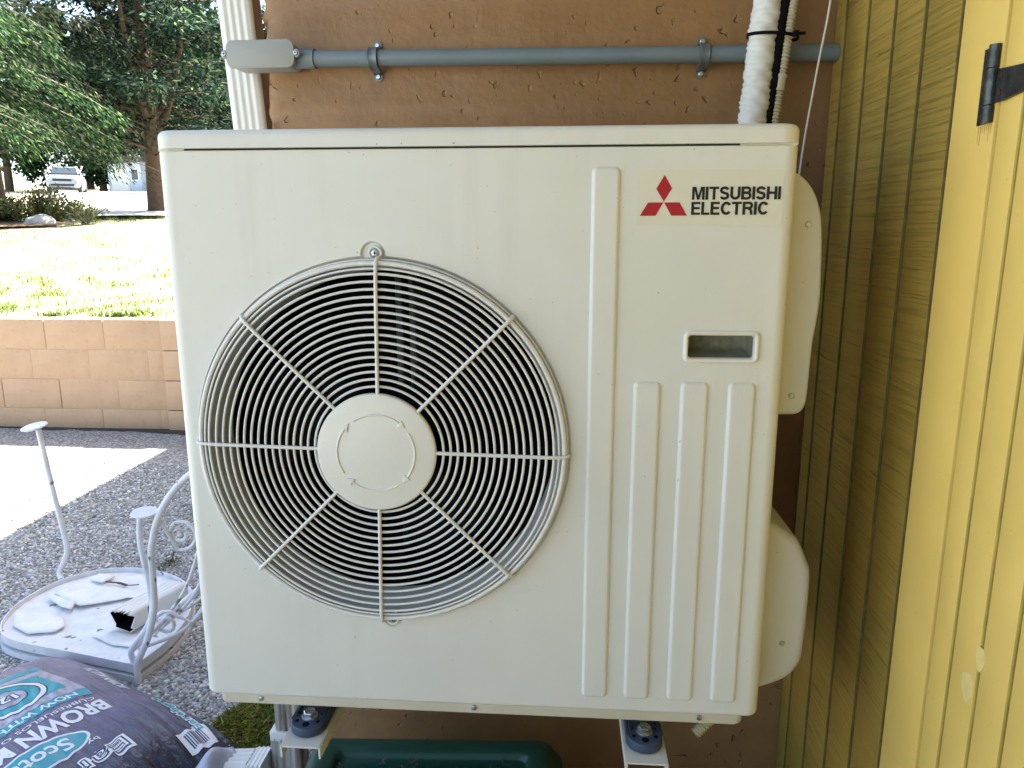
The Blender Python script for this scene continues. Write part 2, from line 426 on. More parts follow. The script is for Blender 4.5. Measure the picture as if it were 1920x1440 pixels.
# ================================================================== SETTING
def terrain_z(y):
    return float(np.interp(y, [3.7, 8, 12, 16, 45, 120, 400], [0.725, 1.13, 1.53, 1.85, 3.75, 9.0, 20.0]))
def make_ground():
    tagit(from_bm('ground', box_bm(-300, 300, -300, 60, -0.30, -0.05), 'lawn'), kind='structure')
    bm = box_bm(-11.9, 12, -9, 3.66, -0.04, 0.0)
    tagit(from_bm('pavement', bm, 'aggregate'), kind='structure')
    xs = np.linspace(-90, 30, 61); ys = np.concatenate([np.linspace(3.72, 16, 40), np.linspace(17, 60, 30), np.linspace(65, 400, 12)])
    V, F = [], []
    for y in ys:
        for x in xs: V.append((x, y, terrain_z(y) + (0.02*math.sin(x*2.1+y*1.3)+0.015*math.sin(y*3.7-x*1.1))*min(1, (y-3.7)/1.5)))
    nx = len(xs)
    for j in range(len(ys)-1):
        for i in range(nx-1): F.append((j*nx+i, j*nx+i+1, (j+1)*nx+i+1, (j+1)*nx+i))
    tagit(from_np('terrain', V, F, 'lawn', smooth=True), kind='structure')
    # driveway strip climbing the slope beyond the lawn
    V, F = [], []
    for y in np.linspace(12.3, 50, 40):
        xc = np.interp(y, [12.3, 16, 25, 40, 50], [-7.6, -10.0, -16.2, -25.6, -31.5]); w = np.interp(y, [12.3, 20, 50], [0.9, 2.0, 4.2])
        for k in (-1, 1): V.append((xc+k*w, y, terrain_z(y)+0.06))
    F = [(2*i, 2*i+1, 2*i+3, 2*i+2) for i in range(39)]
    tagit(from_np('driveway', V, F, 'drive'), kind='structure')
    tagit(from_bm('added_ground_strip', box_bm(0.06, 1.08, -3.2, 0.53, -0.03, 0.006), 'mulch'), kind='structure')  # unseen dark ground added to cut bounce light below the unit
    V, F = [], []     # damp soil washed along the foot of the retaining wall
    rg = random.Random(11); xs2 = np.linspace(-9, -0.1, 220); w = 0.05
    for x in xs2:
        w = min(0.12, max(0.02, w+rg.uniform(-0.014, 0.014))); V += [(x, 3.598-w, 0.004), (x, 3.64, 0.010)]
    F = [(2*i, 2*i+2, 2*i+3, 2*i+1) for i in range(219)]
    tagit(from_np('soil_edge', V, F, 'damp_soil'), kind='structure')
    # bare mulch bed by the trees
    V = []; F = []
    n = 26
    for i in range(n):
        a = 2*math.pi*i/n; rr = 1+0.12*math.sin(3*a+1)
        V.append((-9.3+1.7*rr*math.cos(a), 10.6+0.75*rr*math.sin(a), terrain_z(10.6+0.75*rr*math.sin(a))+0.05))
    F = [tuple(range(n))]
    me = bpy.data.meshes.new('mulch_bed'); me.from_pydata(V, [], F)
    tagit(link_mesh('mulch_bed', me, 'mulch'), kind='structure')
make_ground()

def make_house():
    h = empty('house', (-0.045, 0.52, 0), 'tan painted concrete house wall with pitted surface behind the white heat pump', 'house')
    def loc(o): o.location = (0.045, -0.52, 0); return o
    # front foundation wall: finely gridded so its left arris can be rough
    V, F = [], []
    zs = np.linspace(-0.03, 2.6, 420)
    prof = [(-0.045, 0.90), (-0.045, 0.56), (-0.043, 0.530), (-0.034, 0.5215), (-0.022, 0.520), (0.0, 0.520), (1.2, 0.520), (9.0, 0.520)]
    rng = np.random.default_rng(3)
    rough = rng.normal(0, 1, (len(zs), len(prof), 2))
    for _ in range(2): rough = (rough + np.roll(rough, 1, 0) + np.roll(rough, -1, 0))/2.2
    amp = [0, 0.002, 0.0035, 0.0035, 0.0016, 0.0004, 0, 0]
    for i, z in enumerate(zs):
        for k, (x, y) in enumerate(prof):
            V.append((x+amp[k]*rough[i, k, 0], y+amp[k]*rough[i, k, 1], z))
    k = len(prof)
    for i in range(len(zs)-1):
        for j in range(k-1): F.append((i*k+j, i*k+j+1, (i+1)*k+j+1, (i+1)*k+j))
    o = loc(from_np('foundation_wall', V, F, 'concrete', h, smooth=True)); o.data.set_sharp_from_angle(angle=R(50))
    loc(box('side_wall', -0.043, 9.0, 0.62, 9.0, -0.03, 2.6, 'house_upper', h))
    # gable end + roof (ridge along Y)
    bm = prism_bm([(-0.04, 2.602), (8.6, 2.602), (8.6, 3.40), (4.3, 5.2), (-0.04, 3.40)], 'y', 0.525, 9.0)
    loc(from_bm('upper_wall', bm, 'house_upper', h))
    th = 0.14
    bm = prism_bm([(-0.20, 3.27), (4.3, 5.22), (8.8, 3.27), (8.8, 3.27+th), (4.3, 5.22+th), (-0.20, 3.27+th)], 'y', -0.05, 9.4)
    rf = loc(from_bm('roof', bm, 'roof', h))
    g = prism_bm([(-0.30, 3.30), (-0.205, 3.30), (-0.205, 3.42), (-0.31, 3.42)], 'y', -0.05, 9.4)
    go = from_bm('gutter', g, 'white_pvc', rf)
    # unseen lean-to roof on posts, added to block sky light over the passage
    bm = prism_bm([(0.519, 2.80), (-2.90, 2.42), (-2.90, 2.50), (0.519, 2.88)], 'x', -0.18, 8.6)
    loc(from_bm('added_shade_roof', bm, 'bark', h))
    loc(box('added_shade_wall', -0.04, 8.6, -3.05, -2.90, -0.02, 2.44, 'house_upper', h))  # unseen wall added to shut off light from the front
    for x in (4.3, 8.4): loc(box('added_roof_post', x-0.05, x+0.05, -2.84, -2.74, 0.0, 2.44, 'house_upper', h, 0.004))
make_house()

def make_retaining_wall():
    t = empty('retaining_wall', (-5, 3.6, 0), 'low tan painted block retaining wall holding back the sunlit lawn', 'wall')
    def at(o): o.location = (5, -3.6, 0); return o
    at(box('mortar_core', -9.0, -0.1, 3.6035, 3.80, -0.05, 0.726, 'block', t))
    protos = {}
    def block(x0, x1, z0, z1):
        key = round(x1-x0, 3), round(z1-z0, 3)
        if key not in protos:
            bm = box_bm(0, x1-x0, 0, 0.05, 0, z1-z0, 0.0035, 2)
            o = from_bm('block', bm, 'block', t, 40); protos[key] = o
        else:
            o = protos[key].copy(); COL.objects.link(o)
        o.location = (x0+5+random.uniform(-.002, .002), 3.6-3.6+random.uniform(-0.003, 0.003), z0)
        o.rotation_euler = (random.uniform(-.006, .006), 0, random.uniform(-.006, .006))
    zs = [(0.0, 0.138), (0.142, 0.338), (0.342, 0.539), (0.543, 0.74)]
    starts = [-9.00, -8.87, -9.05, -8.93]
    for (z0, z1), s in zip(zs, starts):
        x = s
        while x < -2.5:
            x1 = x+0.400
            if x1 > -2.12: break
            block(x, x1, z0, z1); x = x1+0.0045
        if -2.07-x > 0.05: block(x, -2.072, z0, z1)
    # end pilaster
    for (z0, z1) in zs:
        o = from_bm('block', box_bm(0, 0.40, 0, 0.24, 0, z1-z0, 0.007, 2), 'block', t, 40)
        o.location = (-2.066+5, -0.02, z0)
    for (z0, z1), s in zip(zs, (-1.66, -1.66, -1.66, -1.66)):
        x = s
        while x < -0.5: block(x, x+0.4, z0, z1); x += 0.407
make_retaining_wall()

# ------------------------------------------------------------------ bold grotesque capitals
def grotesque(word, x0, x1, z0, z1, y):
    t = 0.205; h = t/2
    def arc(cx, cy, rx, ry, a0, a1, n=12): return [(cx+rx*math.cos(R(a0+(a1-a0)*i/n)), cy+ry*math.sin(R(a0+(a1-a0)*i/n))) for i in range(n+1)]
    G = {'M': (0.93, [('p', [(0, 0), (0, 1), (.29, 1), (.465, .32), (.64, 1), (.93, 1), (.93, 0), (.74, 0), (.74, .74), (.55, 0), (.38, 0), (.19, .74), (.19, 0)])]),
         'I': (t, [('p', [(0, 0), (0, 1), (t, 1), (t, 0)])]),
         'T': (0.70, [('p', [(.25, 0), (.25, .82), (0, .82), (0, 1), (.70, 1), (.70, .82), (.45, .82), (.45, 0)])]),
         'H': (0.76, [('p', [(0, 0), (0, 1), (t, 1), (t, .61), (.76-t, .61), (.76-t, 1), (.76, 1), (.76, 0), (.76-t, 0), (.76-t, .42), (t, .42), (t, 0)])]),
         'E': (0.66, [('p', [(0, 0), (0, 1), (.65, 1), (.65, .82), (t, .82), (t, .61), (.61, .61), (.61, .43), (t, .43), (t, .18), (.66, .18), (.66, 0)])]),
         'L': (0.60, [('p', [(0, 0), (0, 1), (t, 1), (t, .18), (.60, .18), (.60, 0)])]),
         'U': (0.74, [('s', [(h, 1)]+arc(.37, .36, .37-h, .36-h+.01, 180, 360)+[(.74-h, 1)])]),
         'C': (0.78, [('s', arc(.40, .5, .40-h, .5-h+.01, 38, 322, 26))]),
         'S': (0.70, [('s', arc(.35, .72, .35-h, .285-h+.01, 12, 180, 12)[:-1]+[(h+.003, .68), (.14, .585), (.35, .515), (.56, .44), (.70-h-.003, .35)]+arc(.35, .28, .35-h, .285-h+.01, 0, -168, 12)[1:])]),
         'B': (0.74, [('p', [(0, 0), (0, 1), (t, 1), (t, 0)]), ('s', [(t, 1-.09)]+arc(.44, .725, .18, .185, 90, -90, 10)+[(t, .54)]), ('s', [(t, .52)]+arc(.46, .30, .19, .21, 90, -90, 10)+[(t, .09)])]),
         'R': (0.75, [('p', [(0, 0), (0, 1), (t, 1), (t, 0)]), ('s', [(t, 1-.09)]+arc(.46, .71, .19, .20, 90, -90, 10)+[(t, .51)]), ('s', [(.42, .47), (.57, .40), (.62, .25), (.64, 0)])])}
    V, F = [], []; x = 0.0; lv = 0
    for ch in word:
        w, parts = G[ch]
        for kind, pts in parts:
            yy = y-0.00004*lv; lv += 1
            if kind == 'p':
                b = len(V); V += [(x+p[0], yy, p[1]) for p in pts]; F.append(tuple(range(b, b+len(pts))))
            else:
                P = np.array(pts, float); tg = np.gradient(P, axis=0); nn = np.c_[-tg[:, 1], tg[:, 0]]; nn /= np.linalg.norm(nn, axis=1)[:, None]
                b = len(V); hh = h*(0.92 if ch in 'BR' else 1)
                for p, q in zip(P, nn): V += [(x+p[0]+q[0]*hh, yy, p[1]+q[1]*hh), (x+p[0]-q[0]*hh, yy, p[1]-q[1]*hh)]
                for i in range(len(P)-1): F.append((b+2*i, b+2*i+1, b+2*i+3, b+2*i+2))
        x += w+(0.02 if ch == 'C' and word.startswith('ELECTRIC') else 0.065)
    W = x-0.065 if word[-1] != 'C' else x-0.02
    V = [(x0+a*(x1-x0)/W, b, z0+c*(z1-z0)) for a, b, c in V]
    me = bpy.data.meshes.new('lettering'); me.from_pydata(V, [], F); return me

# ================================================================== HEAT PUMP
FX, FZ = 0.2925, 0.9935          # fan axis
def make_unit():
    U = empty('heat_pump_unit', (0.42, 0.15, 0.565), 'white outdoor heat pump with round fan grille, mounted on wall brackets', 'heat pump')
    off = Vector((-0.42, -0.15, -0.565))
    def at(o): o.location = off; return o
    # cabinet
    bm = prism_bm(rrect(0.0, 0.84, 0.0, 0.30, 0.019, 8), 'z', 0.590, 1.3965)
    bmesh.ops.recalc_face_normals(bm, faces=bm.faces)
    ed = [e for e in bm.edges if all(abs(v.co.z-0.590) < 1e-5 for v in e.verts)]
    bmesh.ops.bevel(bm, geom=ed, offset=0.007, segments=4, profile=0.5, affect='EDGES')
    ed = [e for e in bm.edges if all(abs(v.co.z-1.3965) < 1e-5 for v in e.verts)]
    bmesh.ops.bevel(bm, geom=ed, offset=0.0022, segments=2, profile=0.5, affect='EDGES')
    cab = from_bm('cabinet', bm, 'enamel')
    # cutters: flared fan opening with two screw lobes, and the hand-hold pocket
    cut = lathe('cut', [(0.2665, 0.05), (0.2665, 0.002), (0.2655, -0.002), (0.2615, -0.006), (0.259, -0.012), (0.259, -0.28)], (FX, 0, FZ), 'y-', 'enamel', None, 120)
    lob1 = lathe('cut', [(0.018, 0.05), (0.018, 0.001), (0.0145, -0.004), (0.0145, -0.0045)], (FX-0.002, 0, FZ+0.268), 'y-', 'enamel', None, 32)
    lob2 = lathe('cut', [(0.015, 0.05), (0.015, 0.001), (0.0125, -0.003), (0.0125, -0.0035)], (FX+0.007, 0, FZ-0.263), 'y-', 'enamel', None, 32)
    hc = from_bm('cut', prism_bm(rrect(0.7075, 0.8015, 1.1215, 1.1605, 0.006), 'y', -0.05, 0.05), 'enamel')
    boolean(cab, [cut, lob1, lob2, hc])
    bake(cab)
    cab.parent = U; at(cab)
    # lid
    bm = prism_bm(rrect(-0.0015, 0.8415, -0.005, 0.306, 0.028, 10), 'z', 1.3987, 1.4225)
    ed = [e for e in bm.edges if all(abs(v.co.z-1.4225) < 1e-5 for v in e.verts)]
    bmesh.ops.recalc_face_normals(bm, faces=bm.faces)
    bmesh.ops.bevel(bm, geom=ed, offset=0.009, segments=5, profile=0.5, affect='EDGES')
    lid = from_bm('top_cover', bm, 'enamel', None, 35); bake(lid); lid.parent = U; at(lid)
    at(box('lid_gap_shade', 0.03, 0.81, 0.004, 0.28, 1.3955, 1.3995, 'tyre', U))  # dark strip stands for the shade in the gap under the lid
    for x0, x1 in ((0.0045, 0.040), (0.765, 0.8355)):
        at(box('lid_lip', x0, x1, 0.0035, 0.02, 1.3960, 1.3996, 'enamel', U))
    # base pan
    bm = prism_bm(rrect(0.020, 0.818, 0.0045, 0.296, 0.012), 'z', 0.5755, 0.592, 0.002, 2)
    pan = at(from_bm('base_pan', bm, 'cream', U, 35))
    for x in (0.0863, 0.4179, 0.754):
        s = lathe('screw', [(0.0046, 0.0), (0.0046, 0.0010), (0.0038, 0.0024), (0.0016, 0.003), (0.0, 0.003)], (x, 0.0045, 0.5845), 'y-', 'zinc', pan, 14)
    # ribs pressed in the panel
    for x0, x1, z1 in ((0.5797, 0.6167, 1.3716), (0.6412, 0.678, 1.0926), (0.704, 0.7413, 1.0926), (0.767, 0.8035, 1.0926)):
        V, F = [], []; n_ = None
        for ins, y in ((0.0, 0.0005), (0.0, -0.0004), (0.0006, -0.0012), (0.0018, -0.0028), (0.0029, -0.0038), (0.0042, -0.0043), (0.0056, -0.0044)):
            o_ = rrect(x0+ins, x1-ins, 0.6145+ins, z1-ins, max(0.0008, 0.0075-ins), 6); n_ = len(o_); V += [(p[0], y, p[1]) for p in o_]
        for i in range(6):
            for j in range(n_): F.append((i*n_+j, i*n_+(j+1) % n_, (i+1)*n_+(j+1) % n_, (i+1)*n_+j))
        F.append(tuple(6*n_+j for j in range(n_)))
        bm = bmesh.new(); bv = [bm.verts.new(v) for v in V]
        for f in F: bm.faces.new([bv[i] for i in f])
        r = from_bm('raised_rib', bm, 'enamel', None, 60); bake(r); r.parent = U; at(r)
    # hand-hold: frame + cup
    V, F = [], []; rows = ((0.0, 0.001), (0.0, -0.0022), (0.0006, -0.0036), (0.0018, -0.0046), (0.0030, -0.0049), (0.0042, -0.0047), (0.0052, -0.0038), (0.0060, -0.0024), (0.0065, 0.0005), (0.0066, 0.006))
    for ins, y in rows:
        o_ = rrect(0.7052+ins, 0.8038-ins, 1.1192+ins, 1.1620-ins, 0.0085-ins*0.7, 6); n_ = len(o_); V += [(p[0], y, p[1]) for p in o_]
    for i in range(len(rows)-1):
        for j in range(n_): F.append((i*n_+j, i*n_+(j+1) % n_, (i+1)*n_+(j+1) % n_, (i+1)*n_+j))
    bm = bmesh.new(); bv = [bm.verts.new(v) for v in V]
    for f in F: bm.faces.new([bv[i] for i in f])
    fr = at(from_bm('hand_hold', bm, 'enamel_clean', U, 60))
    V = []; F = []
    ang = 12; o1 = rrect(0.7105, 0.7992, 1.1255, 1.1572, 0.004); n1 = len(o1)
    for d, sc in ((0.0, 1.0), (0.008, 0.985), (0.028, 0.95), (0.036, 0.80), (0.038, 0.5)):
        for p in o1: V.append((0.7549+(p[0]-0.7549)*sc, 0.003+d, 1.1414+(p[1]-1.1414)*sc + (0.004*d/0.03)))
    for i in range(4):
        for j in range(n1): F.append((i*n1+j, i*n1+(j+1) % n1, (i+1)*n1+(j+1) % n1, (i+1)*n1+j))
    F.append(tuple(4*n1+j for j in range(n1)))
    me = bpy.data.meshes.new('cup'); me.from_pydata(V, [], F)
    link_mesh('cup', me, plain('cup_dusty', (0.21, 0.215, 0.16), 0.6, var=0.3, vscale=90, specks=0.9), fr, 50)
    # brand plate
    st = at(from_bm('brand_plate', prism_bm(rrect(0.6385, 0.8215, 1.2980, 1.3675, 0.002), 'y', -0.00045, 0.001), 'sticker', U))
    def poly(name, pts, mat, y=-0.0009):
        bm = prism_bm(pts, 'y', y, -0.0003); return from_bm(name, bm, mat, st)
    poly('logo_diamond', [(0.6720, 1.3611), (0.6620, 1.3441), (0.6720, 1.3280), (0.6820, 1.3444)], 'logo_red')
    poly('logo_diamond', [(0.6715, 1.3270), (0.6522, 1.3270), (0.6422, 1.3103), (0.6623, 1.3103)], 'logo_red')
    poly('logo_diamond', [(0.6725, 1.3270), (0.6921, 1.3270), (0.7020, 1.3104), (0.6823, 1.3104)], 'logo_red')
    for s, x0, x1, z0, z1 in (('MITSUBISHI', 0.7073, 0.8180, 1.3301, 1.3462), ('ELECTRIC', 0.7071, 0.8041, 1.3113, 1.3275)):
        link_mesh('lettering', grotesque(s, x0, x1, z0, z1, -0.0010), 'ink', st)
    # bellmouth + interior
    at(lathe_open('fan_shroud', [(0.2585, 0.004), (0.2575, 0.012), (0.250, 0.024), (0.2445, 0.040), (0.2435, 0.062)], (FX, 0, FZ), 'shroud', U, 96))
    at(lathe_open('drum', [(0.2433, 0.062), (0.2433, 0.24), (0.0, 0.24)], (FX, 0, FZ), 'black', U, 64))
    # motor bracket (two bars) and coil tubes faintly visible
    for x in (FX-0.018, FX+0.004):
        at(box('motor_bracket', x, x+0.012, 0.19, 0.205, FZ-0.238, FZ+0.238, 'coil', U, 0.002))
    # fan: hub + three swept blades
    at(lathe('fan_hub', [(0.055, -0.16), (0.055, -0.10), (0.048, -0.092), (0.0, -0.09)], (FX, 0, FZ), 'y-', 'fan_dark', U, 32))
    for b in range(3):
        a0 = R(20+120*b); V = []; F = []
        nr, na = 8, 10
        for i in range(nr):
            r = 0.05+0.18*i/(nr-1)
            for j in range(na):
                t = j/(na-1); a = a0+(-0.10+0.35*i/(nr-1))+t*(0.95-0.1*i/(nr-1))
                V.append((FX+r*math.cos(a), 0.155-0.055*t*(0.6+0.4*r/0.23), FZ+r*math.sin(a)))
        for i in range(nr-1):
            for j in range(na-1): F.append((i*na+j, i*na+j+1, (i+1)*na+j+1, (i+1)*na+j))
        me = bpy.data.meshes.new('fan_blade'); me.from_pydata(V, [], F)
        ob = at(link_mesh('fan_blade', me, 'fan_dark', U, 60))
        sd = ob.modifiers.new('s', 'SOLIDIFY'); sd.thickness = 0.003
    # grille : rim, wire rings, spokes
    def ring_pts(r, y, n=96): return [(FX+r*math.cos(2*math.pi*i/n), y, FZ+r*math.sin(2*math.pi*i/n)) for i in range(n)]
    g = at(tube('fan_grille', ring_pts(0.2565, -0.011, 128), 0.0034, 'wire', U, 10, True))
    tube('wire_ring', ring_pts(0.2610, -0.003, 128), 0.0016, 'wire', g, 8, True)
    tube('wire_ring', ring_pts(0.2495, -0.0135, 128), 0.0016, 'wire', g, 8, True)
    for k in range(16):
        tube('wire_ring', ring_pts(0.0905+0.01015*k, -0.0155, 96), 0.0019, 'wire', g, 8, True)
    for k in range(8):
        a = R(90+45*k - (1.2 if k % 2 == 0 else 0)); c, s = math.cos(a), math.sin(a)
        pts = [(0.078, -0.0190), (0.16, -0.0192), (0.235, -0.0190), (0.252, -0.0175), (0.2595, -0.0145), (0.2625, -0.0095), (0.2628, -0.004)]
        if k in (0, 4): pts[-1] = (0.2640, -0.003)
        tube('spoke', [(FX+r*c, y, FZ+r*s) for r, y in pts], [0.0026]*5+[0.0027, 0.0027], 'wire', g, 10)
    # wire eyelets round the two fixing screws
    for sx, sz, sg in ((FX+0.001, FZ+0.2695, 1), (FX+0.007, FZ-0.2635, -1)):
        pts = [(sx+0.0082*math.cos(R(a)), -0.0005, sz+sg*0.0082*math.sin(R(a))) for a in range(-60, 240, 15)]
        tube('eyelet', [(sx+0.006, -0.004, sz-sg*0.016)]+pts, 0.0017, 'wire', g, 8)
        lathe('grille_screw', [(0.0062, -0.003), (0.0062, 0.0), (0.0045, 0.0012), (0.0042, 0.0030), (0.0020, 0.0036), (0.0, 0.0036)], (sx, 0, sz), 'y-', 'zinc', g, 20)
        for rot in (0, 1):
            w, h_ = (0.0007, 0.0022) if rot else (0.0022, 0.0007)
            box('screw_slot', sx-w, sx+w, -0.0040, -0.0034, sz-h_, sz+h_, 'black', g)
    # hub disc with the four embossed turning arrows
    hx, hz = FX-0.0025, FZ-0.002
    d = at(lathe('hub_cap', [(0.082, 0.012), (0.0835, 0.0150), (0.0835, 0.0205), (0.0818, 0.0228), (0.078, 0.0236), (0.0, 0.0240)], (hx, 0, hz), 'y-', 'enamel_clean', U, 96))
    for k in range(4):
        a0 = 128-90*k; pts = []
        for i in range(25):
            a = R(a0-4-i*(72/24)); pts.append((hx+0.0545*math.cos(a), -0.0239, hz+0.0545*math.sin(a)))
        rad = [0.0016]*25; rad[0] = 0.0008
        tube('arrow_ring', pts, rad, 'enamel_clean', d, 8)
        a = R(a0-4-72); c, s = math.cos(a), math.sin(a); tx, tz = s, -c
        tri = [(hx+0.0485*c, hz+0.0485*s), (hx+0.0605*c, hz+0.0605*s), (hx+0.0545*c+0.0105*tx, hz+0.0545*s+0.0105*tz)]
        from_bm('arrow_head', prism_bm(tri, 'y', -0.0256, -0.0230, 0.0006, 2, True), 'enamel_clean', d, 30)
    # valve covers on the right flank
    up = [(0.838, 1.372), (0.858, 1.372), (0.874, 1.364), (0.889, 1.347), (0.899, 1.325), (0.9045, 1.300), (0.9085, 1.25), (0.9105, 1.20), (0.9085, 1.165), (0.9050, 1.13), (0.9035, 1.06), (0.9015, 1.042), (0.897, 1.032), (0.888, 1.0268), (0.87, 1.0256), (0.838, 1.0256)]
    at(soft_prism('valve_cover', up, 0.095, 0.27, 0.006, 'enamel', U))
    lo = [(0.838, 0.862), (0.872, 0.852), (0.8995, 0.835), (0.9105, 0.824), (0.9235, 0.796), (0.9305, 0.772), (0.9310, 0.70), (0.9290, 0.640), (0.925, 0.622), (0.915, 0.604), (0.901, 0.592), (0.872, 0.578), (0.838, 0.568)]
    at(soft_prism('pipe_cover', lo, 0.090, 0.27, 0.016, 'enamel', U))
    for x, y, z in ((0.885, 0.094, 1.30), (0.880, 0.094, 1.055), (0.893, 0.089, 0.66)):
        at(lathe('cover_screw', [(0.0045, -0.001), (0.0045, 0.001), (0.0034, 0.0022), (0.0, 0.0024)], (x, y+0.001, z), 'y-', 'zinc', U, 14))
    # mounting feet under the pan (sit on the rubber pads)
    for x in (0.155, 0.676):
        at(box('foot', x-0.028, x+0.028, 0.075, 0.30, 0.552, 0.576, 'cream', U, 0.003))
    # corrugated drain stub
    pts, rad = [], []
    for i in range(46):
        t = i/45; pts.append((0.800-0.040*t-0.004*t*t, 0.05-0.012*t, 0.578-0.045*t)); rad.append(0.0085+0.0016*math.sin(i*2.1))
    at(tube('drain_hose', pts, rad, 'flex', U, 12))
def soft_prism(name, out, y0, y1, rad, mat, parent):
    """outline in XZ with its first/last points on the cabinet flank; rounded front arris"""
    L = np.array(spline(out, 5)); tg = np.gradient(L, axis=0); nn = np.c_[-tg[:, 1], tg[:, 0]]; nn /= np.linalg.norm(nn, axis=1)[:, None]
    c = np.array([out[0][0], (out[0][1]+out[-1][1])/2])
    if ((c-L)*nn).sum() < 0: nn = -nn
    V, F = [], []; n = len(L); steps = [R(a) for a in (0, 15, 30, 45, 60, 75, 90)]
    rows = [(0.0, y1)]+[(rad*(1-math.cos(a)), y0+rad*(1-math.sin(a))) for a in steps]
    for d, y in rows:
        M_ = L+nn*d; M_[:, 0] = np.maximum(M_[:, 0], out[0][0])
        V += [(p[0], y, p[1]) for p in M_]
    for i in range(len(rows)-1):
        for j in range(n-1): F.append((i*n+j, i*n+j+1, (i+1)*n+j+1, (i+1)*n+j))
    F.append(tuple((len(rows)-1)*n+j for j in range(n)))
    me = bpy.data.meshes.new(name); me.from_pydata(V, [], F)
    return link_mesh(name, me, mat, parent, 50)
def lathe_open(name, prof, origin, mat, parent, n):
    V, F = [], []
    for r, y in prof:
        for j in range(n):
            a = 2*math.pi*j/n; V.append((origin[0]+r*math.cos(a), origin[1]+y, origin[2]+r*math.sin(a)))
    for i in range(len(prof)-1):
        for j in range(n): F.append((i*n+j, (i+1)*n+j, (i+1)*n+(j+1) % n, i*n+(j+1) % n))
    me = bpy.data.meshes.new(name); me.from_pydata(V, [], F)
    return link_mesh(name, me, mat, parent, 40)
make_unit()

# ------------------------------------------------------------------ brackets
def make_bracket(xc, label):
    t = empty('wall_bracket', (xc, 0.52, 0.53), label, 'bracket', 'brackets carrying the heat pump')
    y0, y1 = -0.030-0.52, 0.0
    w = 0.029
    top = from_bm('arm', box_bm(-w, w, y0, y1, -0.003, 0.0), 'enamel')
    cut = from_bm('cut', prism_bm(rrect(-0.006, 0.006, y0+0.022, y0+0.085, 0.0058), 'z', -0.05, 0.05), 'enamel')
    boolean(top, [cut]); top.parent = t
    for s in (-1, 1):
        o = [(y0, -0.001), (y0, -0.020), (y1, -0.045), (y1, -0.001)]
        from_bm('flange', prism_bm(o, 'x', s*w-0.0015+s*0.0005, s*w+0.0015+s*0.0005), 'enamel', t)
    box('wall_plate', -0.034, 0.034, -0.004, -0.0005, -0.16, 0.02, 'enamel', t, 0.001)
    # rubber pad, U-shaped with raised rim and moulded holes
    py = -0.0130-0.52
    o = [(-0.0275, py+0.10), (-0.0275, py+0.026)] + [(0.0275*math.cos(R(a)), py+0.026+0.026*math.sin(R(a))) for a in range(195, 346, 15)] + [(0.0275, py+0.026), (0.0275, py+0.10)]
    pad = from_bm('rubber_pad', prism_bm(o[::-1], 'z', 0.0004, 0.0165, 0.003, 3), 'rubber', t, 40)
    for x, y, r in ((-0.0165, py+0.020, 0.0032), (0.0165, py+0.020, 0.0032), (0, py+0.012, 0.0055), (-0.017, py+0.038, 0.0018), (0.017, py+0.038, 0.0018)):
        lathe('pad_hole', [(r, 0.0150), (r, 0.01668), (0.0, 0.01668)], (x, y, 0), 'z', 'black', pad, 16)
    box('rim_rib', -0.0225, -0.0205, py+0.03, py+0.09, 0.016, 0.0195, 'rubber', pad, 0.0008)
    box('rim_rib', 0.0205, 0.0225, py+0.03, py+0.09, 0.016, 0.0195, 'rubber', pad, 0.0008)
    lathe('washer', [(0.0125, 0.0166), (0.0125, 0.0184), (0.0118, 0.0190), (0.006, 0.0190)], (0, py+0.0315, 0), 'z', 'zinc', t, 28)
    bl = lathe('bolt', [(0.0100, 0.0188), (0.0100, 0.0248), (0.0088, 0.0262), (0.0, 0.0262)], (0, py+0.0315, 0), 'z', 'zinc', t, 6)
    for k in range(3):
        a = R(120*k+20); box('head_mark', -0.0008, 0.0008, 0.003, 0.007, 0.0261, 0.0266, 'zinc', bl).matrix_local = Matrix.Translation((0, py+0.0315, 0)) @ Matrix.Rotation(a, 4, 'Z')
    return t
make_bracket(0.157, 'white steel bracket arm with blue rubber pad and hex bolt, beside the downspout')
make_bracket(0.676, 'white steel bracket arm with rubber pad under the ribbed side of the heat pump')

